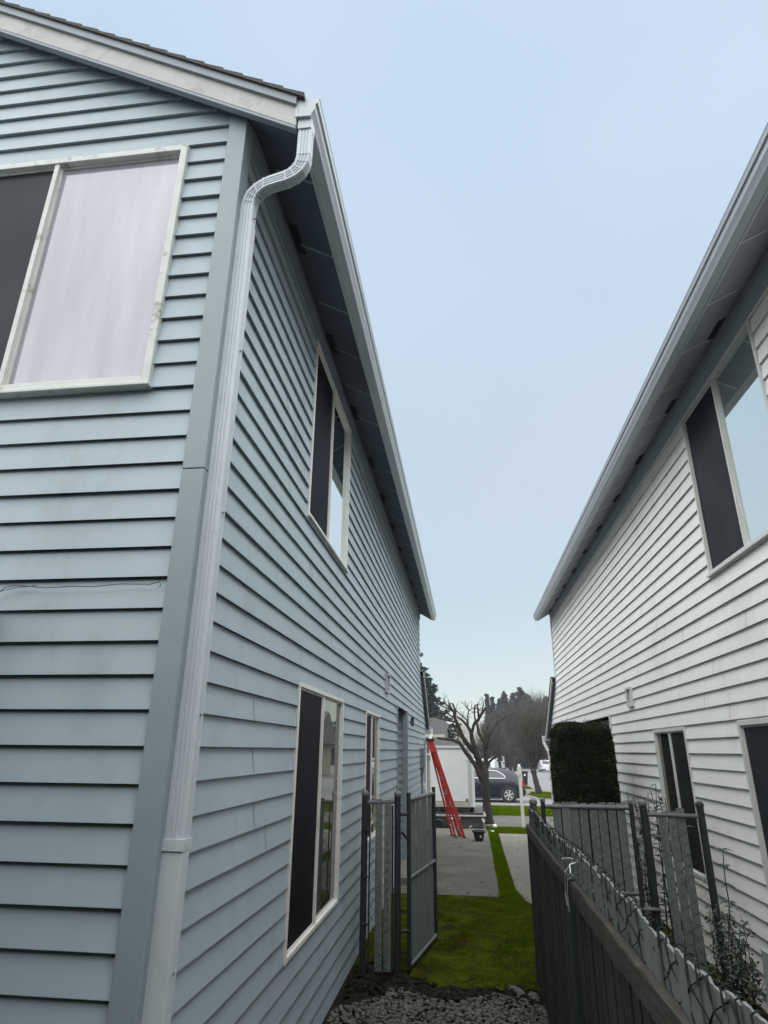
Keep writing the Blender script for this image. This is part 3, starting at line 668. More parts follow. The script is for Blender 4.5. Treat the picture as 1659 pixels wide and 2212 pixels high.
b = MB(); b.box(XB - .034, XB + .004, WY1 - .07, WY1 + .003, 3.75, 5.45); b.build('corner_board', 'whitetrim', white); b = MB(); b.box(XB - .034, XB + .004, WY0 - .02, WY0 + .05, 0, 5.45); b.build('corner_board', 'whitetrim', white)
soffit(white, -1, XB, 5.475, 2.045, 5.285, WY0 - .08, WY1 + .02, 'soffitw', 'whitetrim', [4.82 - 1.29 * 2, 4.82 - 1.29, 4.82] + [4.82 + 1.31 * i for i in range(1, 10)], .655, 1.02)
b = MB(); b.box(XB - .032, XB + .004, WY0 + .06, WY1 - .08, 5.235, 5.40); b.box(XB - .042, XB + .004, WY0, WY1, 5.403, 5.47); b.build('frieze_board', 'soffitw', white)
b = MB(); b.box(2.028, 2.047, WY0 - .1, WY1 + .03, 5.275, 5.46); splay(b.build('fascia', 'gutter', white))
b = MB(); b.prism([(x, z - .095) for x, z in gutterprof(2.026, -1)], 1, WY0 - .1, WY1 + .02)
b.prism([(x, z - .095) for x, z in gutterprof(2.026, -1)[:10]], 1, WY1 + .021, WY1 + .027); splay(b.build('gutter', 'gutter', white))
b = MB(); x = 1.985
while x < 7.5:
    x2 = min(x + .13, 7.5); f = lambda q: 5.435 + .59 * (q - 1.985)
    b.prism([(x, f(x) - .02), (x2, f(x2) - .02), (x2, f(x2)), (x, f(x) + .012)], 1, WY0 - .14, WY1 + .1); x = x2
b.prism([(7.5, f(7.5)), (13.0, f(7.5) - .59 * 5.5), (13.0, f(7.5) - .59 * 5.5 - .03), (7.5, f(7.5) - .03)], 1, WY0 - .14, WY1 + .1)
b.build('roof', 'shingle', white)
def rr(q): return 5.25 + .59 * (q - 2.0)
b = MB(); b.prism([(2.03, rr(2.03)), (7.5, rr(7.5)), (7.5, rr(7.5) + .17), (2.03, rr(2.03) + .17)], 1, WY1 + .03, WY1 + .055); b.build('rake_board', 'rake', white); b = MB(); b.prism([(2.03, rr(2.03)), (7.5, rr(7.5)), (7.5, rr(7.5) + .17), (2.03, rr(2.03) + .17)], 1, WY0 - .13, WY0 - .10); b.build('rake_board', 'rake', white)
window(white, 'y', XB, -1, 4.42, 6.09, 3.55, 5.22, 5.27, [(5.29, 6.05, 'screenup', 'screen'), (4.46, 5.25, 'paneside', 'pane')], sill=True)
window(white, 'y', XB, -1, 4.2, 6.08, .60, 2.235, 5.1, [(5.12, 6.02, 'screenup', 'screen'), (4.25, 5.08, 'pane', 'pane')], fr=.045)
window(white, 'y', XB, -1, 7.50, 8.72, .75, 2.235, 8.12, [(7.55, 8.10, 'screenup', 'screen'), (8.14, 8.68, 'pane', 'pane')], fr=.04)
b = MB(); b.box(XB - .05, XB, 9.52, 9.545, 2.60, 2.82); b.box(XB - .05, XB, 9.775, 9.80, 2.60, 2.82); b.box(XB - .05, XB, 9.52, 9.80, 2.82, 2.845); b.box(XB - .05, XB, 9.52, 9.80, 2.575, 2.60); b.box(XB - .02, XB, 9.60, 9.72, 2.60, 2.82)
b.build('dryer_vent', 'whitetrim', white)
lowroof(white, -1, XB, WY1 + .05, 3.76, 19.45, 2.42)
b = MB(); rect_pipe(b, [(2.20, 19.55, 2.38), (2.20, 19.55, 2.22), (2.31, 19.44, 1.95), (2.33, 19.44, 1.75), (2.33, 19.44, -.2)], .075, .06, False); b.build('downspout', 'whitetrim', white)

# ------------------------------------------------------------------ fences
def chain(b, u0, u1, z0, z1, fn, p=.062, r=.0022, n=3):
    """woven wires; fn(u, side, z) -> point. side is a small offset through the weave"""
    k = int((u1 - u0) / p)
    for i in range(k + 1):
        pts = []; z = z0; j = 0
        while z <= z1 + .001:
            u = u0 + i * p + (p / 2 if (j + i) % 2 == 0 else -p / 2) * 1.02
            u = min(max(u, u0), u1)
            pts.append(fn(u, (.006 if j % 2 else -.006), z)); z += p * .5 * 1.1; j += 1
        b.tube(pts, r, n, cap=False)
def slats(b, u0, u1, z0, z1, pitch, wdt, fn, seed=0, jz=.006, skip=()):
    rnd = random.Random(seed); u = u0; i = 0
    while u + wdt <= u1 + .001:
        if i not in skip:
            top = z1 + rnd.uniform(-jz, jz); lean = rnd.uniform(-.006, .006); tw = rnd.uniform(-.002, .002)
            nseg = 6; vs = []; prof = [(0, -.004), (wdt * .3, -.006), (wdt * .5, -.0035), (wdt * .7, -.006), (wdt, -.004), (wdt, .004), (wdt * .7, .006), (wdt * .5, .0035), (wdt * .3, .006), (0, .004)]
            for s_ in range(nseg + 1):
                z = z0 + (top - z0) * s_ / nseg; w_ = rnd.uniform(-.0025, .0025)
                for k_, (a, o_) in enumerate(prof):
                    zz = z + ((.004 * rnd.random() + (.007 if 1 <= k_ <= 8 else 0)) if s_ == nseg else 0)
                    vs.append(fn(u + a + lean * s_ / nseg, o_ + w_ + tw * s_, zz))
            m = len(prof)
            fs = [(s_ * m + k_, s_ * m + (k_ + 1) % m, (s_ + 1) * m + (k_ + 1) % m, (s_ + 1) * m + k_) for s_ in range(nseg) for k_ in range(m)] + [tuple(range(nseg * m, nseg * m + m))]
            b.add(vs, fs)
        u += pitch; i += 1
def postmesh(b, x, y, z0, z1, r, dome=True):
    b.tube([(x, y, z0), (x, y, z1)], r, 14)
def capmesh(b, x, y, z, r):
    b.tube([(x, y, z - .02), (x, y, z), (x, y, z + r * .5), (x, y, z + r * .85)], [r * 1.18, r * 1.18, r * .95, r * .35], 14)

# foreground fence along the right
FX = .585
fen = thing('slatted_fence', 'long chain-link fence with grey-green slats and a wooden rail, running from the lower right corner', 'fence', (FX, 6.95, 0))
fnf = lambda u, o_, z: (FX + o_, u, z + .012 * math.sin(u * 2.1))
b = MB(); slats(b, 1.0, 6.86, .03, 1.436, .0885, .085, fnf, 4, .010); b.build('slat', 'slat', fen, smooth=False)
b = MB(); slats(b, 1.72, 1.81, .9, 1.53, .09, .085, lambda u, o_, z: (FX + .03 + o_ + (z - .9) * .08, u + (z - .9) * .04, z), 5); b.build('slat', 'slat', fen)['label'] = 'loose slat standing taller than the rest'
b = MB(); chain(b, 1.0, 6.88, .03, 1.47, lambda u, o_, z: (FX - .006 + o_ * 1.1, u, z + .012 * math.sin(u * 2.1)), p=.0885, r=.0030, n=4)
# knuckled wire ends
k = int(5.88 / .0885)
for i in range(k + 1):
    u = 1.0 + i * .0885; z = 1.45 + .012 * math.sin(u * 2.1)
    b.tube([(FX - .012, u - .03, z - .035), (FX - .004, u, z + .004), (FX + .012, u + .004, z + .010), (FX + .022, u + .008, z + .002)], .003, 4)
b.build('chain_mesh', 'wire', fen)
b = MB(); postmesh(b, .635, 6.97, -.1, 1.50, .034); b.build('post', 'post', fen, smooth=True); b = MB(); capmesh(b, .635, 6.97, 1.50, .034); b.build('post_cap', 'galv', fen)
b = MB(); postmesh(b, .553, 4.12, -.1, 1.30, .026); b.build('post', 'post', fen)
b = MB(); postmesh(b, .635, 1.2, -.1, 1.35, .03); b.build('post', 'post', fen)
def wood(b, x0, x1, ya, yb, z0, z1, n=14, j=.004, sag=0):
    rnd = random.Random(int(ya * 10)); vs = []
    for i in range(n + 1):
        y = ya + (yb - ya) * i / n; d = -sag * math.sin(math.pi * i / n)
        for (x, z) in ((x0, z0), (x1, z0), (x1, z1), (x0 + .004, z1), (x0, z1 - .006)):
            vs.append((x + rnd.uniform(-j, j) * .5, y, z + d + rnd.uniform(-j, j)))
    m = 5
    b.add(vs, [(i * m + k, i * m + (k + 1) % m, (i + 1) * m + (k + 1) % m, (i + 1) * m + k) for i in range(n) for k in range(m)] + [tuple(range(m)), tuple(range(n * m, n * m + m))])
b = MB(); wood(b, .540, .573, 1.0, 4.02, 1.205, 1.302, 26, .004, .004); b.build('wooden_rail', 'rail', fen)
b = MB(); wood(b, .545, .573, 4.17, 6.90, 1.225, 1.305, 20, .003, .012); b.build('wooden_rail', 'rail', fen)
b = MB(); y = 1.0; rnd = random.Random(8)
while y < 6.88:
    wd = .062; b.box(.555 + rnd.uniform(-.006, .004), .572, y, y + wd, .02 + rnd.uniform(0, .03), 1.20 if y < 4.1 else 1.222); y += wd + rnd.uniform(.004, .012)
b.build('dark_board', 'picket', fen)
b = MB()
b.tube([(.545, 4.38, 1.30), (.53, 4.25, 1.38), (.555, 4.10, 1.405), (.60, 4.05, 1.40)], .0026, 5)
b.tube([(.58, 4.11, 1.40), (.528, 4.13, 1.33), (.530, 4.22, 1.21), (.535, 4.20, 1.15)], .0018, 5)
b.tube([(.59, 4.02, 1.40), (.535, 3.97, 1.39), (.53, 3.93, 1.355), (.545, 3.96, 1.335)], .0032, 5)
b.tube([(.548, 3.95, 1.345), (.524, 4.02, 1.31), (.522, 4.07, 1.24), (.53, 4.10, 1.14)], .0018, 5)
tag(b.build('cable_tie', 'tie'), 'white plastic ties looped round the foreground fence rail at its joint', 'cable tie')

# right gate and panel across the gap, y ~ 7
def gate_leaf(root, fn, L, z0, z1, rails, sl, r=.021, slat_top=None, seed=1, wires=True, hinge_ext=.06, skip=()):
    for (u, zt) in ((0, z1 + hinge_ext), (L, z1 + hinge_ext)):
        b = MB(); b.tube([fn(u, 0, z0 - .01), fn(u, 0, zt)], r * 1.05, 10); b.build('upright', 'post', root)
    for z in rails:
        b = MB(); b.tube([fn(r, 0, z), fn(L - r, 0, z)], r, 10); b.build('rail', 'galv', root)
    b = MB(); slats(b, sl[0], sl[1], z0 + .02, slat_top or z1, sl[2], sl[3], fn, seed, skip=skip); b.build('slat', 'slat', root)
    if wires:
        b = MB(); chain(b, .03, L - .03, z0 + .02, (slat_top or z1), lambda u, o_, z: fn(u, o_ * 1.2 - .008, z), p=.0875, r=.0018, n=4); b.build('chain_mesh', 'wire', root)
rg = thing('fence_gate', 'closed chain-link gate with grey slats in front of the square hedge', 'gate', (.73, 7.03, 0))
gate_leaf(rg, lambda u, o_, z: (.735 + u, 7.03 + o_, z), .85, .06, 1.455, (1.455, .72, .09), (.09, .80, .0885, .078), slat_top=1.485, seed=21)
for x in (.735, 1.585): b = MB(); capmesh(b, x, 7.03, 1.515, .022); b.build('upright_cap', 'galv', rg)
b = MB(); b.tube([(.66, 6.99, 1.2), (.735, 7.03, 1.2)], .012, 6); b.build('hinge', 'post', rg); b = MB(); b.tube([(.66, 6.99, .3), (.735, 7.03, .3)], .012, 6); b.build('hinge', 'post', rg)
rp = thing('chain_link_fence', 'short slatted chain-link panel between the closed gate and the white house wall', 'fence', (1.72, 7.02, 0))
b = MB(); postmesh(b, 1.705, 7.05, -.1, 1.50, .036); b.build('post', 'post', rp); b = MB(); capmesh(b, 1.705, 7.05, 1.50, .036); b.build('post_cap', 'galv', rp)
b = MB(); postmesh(b, 2.225, 7.0, -.1, 1.50, .034); b.build('post', 'post', rp); b = MB(); capmesh(b, 2.225, 7.0, 1.50, .034); b.build('post_cap', 'post', rp)
b = MB(); b.tube([(1.735, 7.03, 1.40), (2.20, 7.0, 1.395)], .020, 10); b.build('rail', 'galv', rp)
fnp = lambda u, o_, z: (u, 7.02 + o_, z)
b = MB(); slats(b, 1.83, 2.11, .05, 1.44, .088, .078, fnp, 31, .03); b.build('slat', 'slat', rp)
b = MB(); chain(b, 1.75, 2.19, .05, 1.44, lambda u, o_, z: (u, 7.008 + o_, z), p=.0875, r=.0018, n=4); b.build('chain_mesh', 'wire', rp)
b = MB(); b.tube([(1.60, 7.02, .62), (1.72, 7.0, .60), (1.50, 6.99, .60)], .016, 8); b.build('latch', 'galv', rp)

# left panel and the open gate leaf
lp = thing('chain_link_fence', 'narrow chain-link panel with a few dark slats against the blue house wall', 'fence', (-1.06, 6.95, 0))
for x in (-1.06, -.724):
    b = MB(); postmesh(b, x, 6.95, -.1, 1.55, .032); b.build('post', 'post', lp); b = MB(); capmesh(b, x, 6.95, 1.55, .032); b.build('post_cap', 'galv', lp)
b = MB(); b.tube([(-1.03, 6.95, 1.462), (-.755, 6.95, 1.475)], .019, 10); b.build('rail', 'galv', lp)
b = MB(); b.tube([(-1.005, 6.95, .05), (-1.005, 6.95, 1.44)], .008, 6); b.build('tension_bar', 'post', lp); b = MB(); b.tube([(-.775, 6.95, .05), (-.775, 6.95, 1.44)], .010, 6); b.build('tension_bar', 'post', lp)
b = MB(); slats(b, -.945, -.78, .02, 1.49, .086, .070, lambda u, o_, z: (u, 6.95 + o_, z), 41, .01); b.build('slat', 'slat', lp)
b = MB(); chain(b, -1.0, -.78, .03, 1.45, lambda u, o_, z: (u, 6.94 + o_, z), p=.075, r=.0026, n=4); b.build('chain_mesh', 'wire', lp)
for z in (.4, .8, 1.2): b = MB(); b.tube([(-1.06, 6.91, z), (-1.0, 6.94, z)], .007, 5); b.build('tension_band', 'wire', lp)
lg = thing('fence_gate', 'open chain-link gate swung away from the camera beside the blue house', 'gate', (-.62, 6.99, 0))
gd = Vector((-.415 + .615, 8.12 - 7.0, 0)); gl = gd.length; gd.normalize(); gn = Vector((gd.y, -gd.x, 0))
def fng(u, o_, z): p = Vector((-.615, 7.0, 0)) + gd * u + gn * o_; return (p.x, p.y, z)
gate_leaf(lg, fng, gl, .05, 1.50, (1.49, .785, .06), (.05, gl - .05, .084, .078), slat_top=1.49, seed=51)
b = MB(); b.tube([(-.69, 6.95, 1.36), (-.62, 6.99, 1.36)], .016, 6); b.build('hinge', 'post', lg); b = MB(); b.tube([(-.69, 6.95, .35), (-.62, 6.99, .35)], .016, 6); b.build('hinge', 'post', lg); b = MB(); b.tube([(-.68, 6.93, 1.20), (-.63, 6.96, 1.14)], .014, 6); b.build('latch', 'post', lg)

# ------------------------------------------------------------------ foliage helpers
def leafcloud(b, n, fn, size, rnd, aspect=.5):
    for _ in range(n):
        c, up = fn(rnd)
        s_ = size * rnd.uniform(.6, 1.3)
        d = Vector((rnd.gauss(0, 1), rnd.gauss(0, 1), rnd.gauss(0, 1))) + up; 
        if d.length < .01: continue
        d.normalize(); t = d.cross(Vector((rnd.gauss(0, 1), rnd.gauss(0, 1), rnd.gauss(0, 1))))
        if t.length < .01: continue
        t.normalize(); c = Vector(c)
        b.add([tuple(c - t * s_ * aspect * .5), tuple(c + d * s_ * .5 - t * s_ * aspect * .4 + t * s_ * aspect * .4), tuple(c + t * s_ * aspect * .5), tuple(c - d * s_ * .5)], [(0, 1, 2, 3)])
# clipped hedge
b = MB(); rnd = random.Random(3)
hx0, hx1, hy0, hy1, hz = 1.27, 2.08, 9.6, 10.75, 2.35
def hsurf(r):
    t = r.random(); dep = abs(r.gauss(0, .04))
    x = r.uniform(hx0, hx1); y = r.uniform(hy0, hy1); z = r.uniform(0, hz)
    if t < .40: y = hy0 + dep; up = Vector((0, -1.5, .3))
    elif t < .66: x = hx0 + dep; up = Vector((-1.5, 0, .3))
    elif t < .80: x = hx1 - dep; up = Vector((1.5, 0, .3))
    else: z = hz - dep; up = Vector((0, 0, 1.5))
    # rounded corners and a slightly domed, lumpy outline
    cx, cy = (hx0 + hx1) / 2, (hy0 + hy1) / 2
    ux, uy, uz = (x - cx) / ((hx1 - hx0) / 2), (y - cy) / ((hy1 - hy0) / 2), z / hz
    e = max(0, abs(ux) ** 6 + abs(uy) ** 6 + max(0, uz) ** 10 - 1.0); sc = 1 - .095 * min(e, 1.6)
    lump = 1 + .040 * math.sin(x * 17 + z * 9) * math.sin(y * 15 + z * 13) + .02 * math.sin(z * 21 + x * 7)
    x = cx + (x - cx) * sc * lump; y = cy + (y - cy) * sc * lump; z = z * (1 - .03 * min(e, 1.6)) * (1 + .012 * math.sin(x * 13 + y * 9))
    return (x, y, z), up
leafcloud(b, 60000, hsurf, .036, rnd, .45)
hd = thing('hedge', 'tall dark green hedge clipped square beside the white house', 'hedge', (1.68, 10.4, 0))
b.build('foliage', 'hedge', hd, recalc=False)
b = MB()
for _ in range(420):
    (c, up) = hsurf(rnd); c = Vector(c); d = (up + Vector([rnd.gauss(0, .5) for _ in range(3)]) + Vector((0, 0, .5))).normalized(); L_ = rnd.uniform(.03, .10)
    b.tube([tuple(c), tuple(c + d * L_)], [.0025, .0012], 3, cap=False)
    for q in range(5):
        p = c + d * L_ * (.3 + .17 * q); e = (d + Vector([rnd.gauss(0, .7) for _ in range(3)])).normalized(); w_ = e.cross(Vector([rnd.gauss(0, 1) for _ in range(3)])).normalized() * .004
        b.add([tuple(p - w_), tuple(p + w_), tuple(p + e * .024)], [(0, 1, 2)])
b.build('new_growth', 'leaf', hd, recalc=False)
b = MB(); b.box(hx0 + .085, hx1 - .085, hy0 + .085, hy1 - .085, .05, hz - .10); b.build('inner_foliage', 'hedge', hd)
for (x, y) in ((1.45, 10.1), (1.75, 10.6), (1.95, 10.2)): b = MB(); b.tube([(x, y, -.05), (x, y, .5)], .03, 6); b.build('stem', 'bark', hd)
# shrub tangle behind the right panel, and the tangle with a sprout by the wall
def leaf(b, p, d, L, wd, rnd):
    d = Vector(d).normalized(); s_ = d.cross(Vector((0, 0, 1)));
    if s_.length < .05: s_ = Vector((1, 0, 0))
    s_.normalize(); n = s_.cross(d); p = Vector(p)
    q = [p, p + d * L * .35 + s_ * wd * .5 - n * .004, p + d * L * .7 + s_ * wd * .42 - n * .012 * L / .1, p + d * L - n * .03 * L / .1, p + d * L * .7 - s_ * wd * .42 - n * .012 * L / .1, p + d * L * .35 - s_ * wd * .5 - n * .004, p + d * L * .4 + n * .006]
    b.add([tuple(v) for v in q], [(0, 1, 6), (1, 2, 6), (2, 3, 6), (3, 4, 6), (4, 5, 6), (5, 0, 6)])
sh = thing('shrub', 'dark leafy shrub growing up behind the gap beside the closed gate', 'shrub', (1.85, 7.45, 0))
b = MB(); bs = MB(); rnd = random.Random(12)
for s_ in range(11):
    x, y = rnd.uniform(1.62, 2.12), rnd.uniform(7.25, 7.65); top = rnd.uniform(1.0, 1.62); lean = rnd.uniform(-.1, .1)
    if s_ == 0: x, y, top, lean = 1.90, 7.4, 1.66, .03
    pts = [(x + lean * t + .02 * math.sin(t * 7 + s_), y + .02 * math.sin(t * 5), top * t) for t in [k / 8 for k in range(9)]]
    bs.tube(pts, [.009 * (1 - .6 * k / 8) for k in range(9)], 5)
    for k in range(26):
        t = rnd.uniform(.15, 1); a = rnd.uniform(0, 6.28)
        p = (x + lean * t + .02 * math.sin(t * 7 + s_), y + .02 * math.sin(t * 5), top * t)
        leaf(b, p, (math.cos(a), math.sin(a), rnd.uniform(-.2, .5)), rnd.uniform(.07, .12), rnd.uniform(.025, .04), rnd)
b.build('leaf', 'leaf', sh, recalc=False); bs.build('stem', 'bark', sh)
sh = thing('shrub', 'dark twiggy shrub with one tall leafy sprout against the white siding at the fence end', 'shrub', (2.12, 6.3, 0))
b = MB(); bs = MB()
for s_ in range(34):
    a = rnd.uniform(0, 6.28); r0 = rnd.uniform(.02, .22); x, y = 2.08 + .10 * math.cos(a) * r0 / .2, 6.25 + .35 * math.sin(a) * r0 / .2
    h = rnd.uniform(.35, .80); pts = [(x, y, 0)]
    for k in range(5): pts.append((pts[-1][0] + rnd.uniform(-.05, .05), pts[-1][1] + rnd.uniform(-.07, .07), pts[-1][2] + h / 5))
    bs.tube(pts, [.006, .005, .004, .004, .003, .002], 4)
    for k in range(20):
        p = pts[rnd.randint(1, 5)]; p = (p[0] + rnd.uniform(-.05, .05), p[1] + rnd.uniform(-.06, .06), p[2] + rnd.uniform(-.07, .04)); a = rnd.uniform(0, 6.28)
        leaf(b, p, (math.cos(a), math.sin(a), rnd.uniform(-.4, .5)), rnd.uniform(.04, .08), rnd.uniform(.018, .030), rnd)
spr = [(2.10, 6.3, .70), (2.11, 6.28, .82), (2.10, 6.26, .95), (2.115, 6.28, 1.08), (2.13, 6.28, 1.20)]
bs.tube(spr, [.006, .005, .005, .004, .003], 5)
for k, p in enumerate(spr[1:]):
    for q in range(4):
        a = q * 1.57 + k * .8; leaf(b, p, (math.cos(a), math.sin(a), .25 - (.25 if k < 2 else 0)), .085, .034, rnd)
b.build('leaf', 'leaf', sh, recalc=False); bs.build('stem', 'bark', sh)

# ------------------------------------------------------------------ ladder
ld = thing('step_ladder', 'red fibreglass step ladder leaning folded against the blue house corner', 'ladder', (-.3, 19.3, gz(19.3)))
def tri(a, c, t): return tuple(a[i] + (c[i] - a[i]) * t for i in range(3))
fa, fb = ((-1.10, 19.22, 2.22), (-.50, 19.55, gz(19.5))), ((-1.02, 18.95, 2.22), (-.40, 19.15, gz(19.2)))      # rear rails
ra, rb = ((-1.08, 19.10, 2.24), (-.28, 19.45, gz(19.4))), ((-1.0, 18.82, 2.24), (-.155, 19.0, gz(19.0)))       # front rails
def bar(b, p, q, wx, wy): b.sweep([p, q], [(-wx / 2, -wy / 2), (wx / 2, -wy / 2), (wx / 2, wy / 2), (-wx / 2, wy / 2)], up=Vector((0, 1, 0)))
for (p, q) in (ra, rb):
    b = MB(); bar(b, p, q, .085, .035); b.build('rail', 'red', ld)
for (p, q) in (fa, fb):
    b = MB(); bar(b, p, q, .05, .03); b.build('rear_rail', 'red', ld)
for t in (.14, .27, .40, .53, .66, .79, .91):
    b = MB(); p, q = tri(*ra, t), tri(*rb, t); bar(b, p, q, .08, .022); b.build('step', 'alum', ld)
for t in (.3, .6, .88):
    b = MB(); p, q = tri(*fa, t), tri(*fb, t); bar(b, p, q, .03, .02); b.build('brace', 'alum', ld)
b = MB(); bar(b, tri(*rb, .36), tri(*fb, .40), .03, .01); bar(b, tri(*rb, .55), tri(*fb, .55), .05, .02); b.build('spreader', 'alum', ld)
b = MB(); b.box(-1.15, -.93, 18.78, 19.26, 2.20, 2.28); b.build('top_cap', 'black', ld, bevel=.01)
b = MB(); b.prism([(-1.13, 2.20), (-.94, 2.20), (-.83, 1.92), (-1.02, 1.92)], 1, 18.80, 18.82); b.build('gusset', 'red', ld)
for (_, q) in (ra, rb, fa, fb):
    b = MB(); b.box(q[0] - .045, q[0] + .045, q[1] - .03, q[1] + .03, q[2] - .01, q[2] + .05); b.build('foot', 'black', ld)

# ------------------------------------------------------------------ enclosed white trailer
vt = thing('cargo_trailer', 'tall white enclosed cargo trailer parked behind the red ladder', 'trailer', (-.9, 26.0, -.4))
b = MB(); b.box(-2.05, .20, 26.06, 30.6, .06, 2.10); b.build('body', 'van', vt, bevel=.03)
b = MB(); b.box(-2.08, -1.86, 26.0, 26.06, -.02, 2.14); b.box(.02, .125, 26.0, 26.055, -.02, 2.14); b.box(-1.86, .02, 26.0, 26.055, 1.99, 2.14); b.box(-2.1, .24, 25.97, 26.0, 2.055, 2.075)
b.build('door_frame', 'vanframe', vt, bevel=.008)
b = MB(); b.box(.128, .235, 25.98, 26.06, -.02, 2.12); b.build('corner_post', 'van', vt, bevel=.01)
b = MB(); b.box(-1.85, .01, 26.01, 26.045, .17, 1.985); b.build('ramp_door', 'van', vt, bevel=.008)
b = MB(); b.box(-1.85, .015, 25.99, 26.05, -.02, .155); b.build('sill', 'beige', vt)
b = MB(); b.box(-.105, -.045, 25.985, 26.008, .195, .26); b.build('tail_lamp', 'black', vt)
b = MB(); b.box(-1.8, -.02, 26.2, 30.4, -.12, -.02); b.box(-1.2, -1.1, 26.0, 26.5, -.2, -.02); b.box(-.5, -.42, 26.0, 26.5, -.2, -.02); b.box(-1.5, -.1, 26.02, 26.12, -.10, -.03); b.build('chassis', 'black', vt)
def wheel(parent, x, y, z, r, wdt, axis='y', spokes=6, m='rim'):
    b = MB(); n = 28
    def P(a, rr, o_): return (x + rr * math.cos(a), y + o_, z + rr * math.sin(a)) if axis == 'y' else (x + o_, y + rr * math.cos(a), z + rr * math.sin(a))
    rings = [(r * .66, -wdt / 2), (r * .93, -wdt / 2), (r, -wdt / 2 + .03), (r, wdt / 2 - .03), (r * .93, wdt / 2), (r * .66, wdt / 2)]
    vs = [P(2 * math.pi * i / n, rr, o_) for rr, o_ in rings for i in range(n)]
    b.add(vs, [(k * n + i, k * n + (i + 1) % n, ((k + 1) % 6) * n + (i + 1) % n, ((k + 1) % 6) * n + i) for k in range(6) for i in range(n)])
    wo = b.build('wheel', 'tyre', parent, smooth=True)
    b = MB(); vs = [P(2 * math.pi * i / n, rr, o_) for rr, o_ in ((r * .665, -wdt / 2 + .015), (r * .60, -wdt / 2 + .01), (r * .60, -wdt / 2 + .05), (r * .665, -wdt / 2 + .05)) for i in range(n)]
    b.add(vs, [(k * n + i, k * n + (i + 1) % n, ((k + 1) % 4) * n + (i + 1) % n, ((k + 1) % 4) * n + i) for k in range(4) for i in range(n)])
    for s_ in range(spokes):
        a = 2 * math.pi * s_ / spokes + .3
        for d_ in (-.5, 0, .5)[:3]:
            pass
        vs = [P(a - .38, r * .16, -wdt / 2 + .02), P(a + .38, r * .16, -wdt / 2 + .02), P(a + .20, r * .62, -wdt / 2 + .012), P(a - .20, r * .62, -wdt / 2 + .012)]
        lo = [P(a - .38, r * .16, -wdt / 2 + .05), P(a + .38, r * .16, -wdt / 2 + .05), P(a + .20, r * .62, -wdt / 2 + .045), P(a - .20, r * .62, -wdt / 2 + .045)]
        b.add(vs + lo, [(0, 1, 2, 3), (0, 1, 5, 4), (1, 2, 6, 5), (2, 3, 7, 6), (3, 0, 4, 7)])
    hub = [P(2 * math.pi * i / 12, r * .2, -wdt / 2 + .015) for i in range(12)]; b.add(hub, [tuple(range(12))])
    b.build('rim', m, wo)
    b = MB(); disc = [P(2 * math.pi * i / n, r * .64, -wdt / 2 + .055) for i in range(n)]; b.add(disc, [tuple(range(n))]); b.build('brake_disc', 'black', wo)
wheel(vt, -2.0, 28.4, -.1, .32, .2, 'x'); wheel(vt, .1, 28.4, -.1, .32, .2, 'x')

# ------------------------------------------------------------------ low utility trailer
ut = thing('utility_trailer', 'low dark utility trailer with a silver top rail across the driveway', 'trailer', (-.3, 22.4, gz(22.4)))
b = MB(); b.box(-1.9, .47, 22.10, 22.13, -.30, .0); b.box(-1.9, .47, 23.5, 23.53, -.30, .0); b.box(.44, .47, 22.13, 23.5, -.30, .0); b.box(-1.9, .47, 22.13, 23.5, -.33, -.30); b.box(-1.9, .47, 22.085, 22.10, -.13, -.10); b.build('bed', 'trailer', ut)
b = MB(); b.box(-1.9, -.36, 22.05, 22.12, .0, .045); b.box(-.34, .50, 22.05, 22.12, .005, .05); b.box(.47, .52, 22.12, 23.5, .0, .045); b.box(-.36, -.33, 22.05, 22.1, -.20, .05); b.box(.43, .455, 22.07, 22.1, -.33, 0); b.build('top_rail', 'alum', ut, bevel=.006)
b = MB(); b.box(-1.9, .4, 22.3, 22.4, -.42, -.33); b.box(-1.9, .4, 23.2, 23.3, -.42, -.33); b.build('chassis', 'black', ut)
b = MB(); b.tube([(.0, 22.06, -.34), (-.01, 22.03, -.30), (.02, 22.03, -.26), (.06, 22.05, -.26)], .014, 6); b.build('hook', 'tagwhite', ut)
b = MB(); b.add([(.36, 22.07, -.05), (.42, 22.065, -.02), (.48, 22.07, -.09), (.46, 22.06, -.17), (.40, 22.07, -.12)], [(0, 1, 2, 3, 4)]); b.add([(.36, 22.08, -.05), (.42, 22.08, -.02), (.48, 22.08, -.09), (.46, 22.08, -.17), (.40, 22.08, -.12)], [(0, 1, 2, 3, 4)]); b.build('tag', 'tagwhite', ut)
wheel(ut, -1.0, 22.02, -.30, .24, .14, 'y', m='black'); 
bk = thing('bucket', 'pale bucket standing behind the foot of the red ladder', 'bucket', (-.47, 21.85, gz(21.85)))
b = MB(); z = gz(21.85) + .02; b.tube([(-.47, 21.85, z), (-.47, 21.85, z + .28)], [.12, .15], 20, cap=True); b.build('body', 'beige', bk)
b = MB(); b.tube([(-.47, 21.85, z + .27), (-.47, 21.85, z + .30)], [.165, .165], 20); b.build('rim', 'tagwhite', bk)
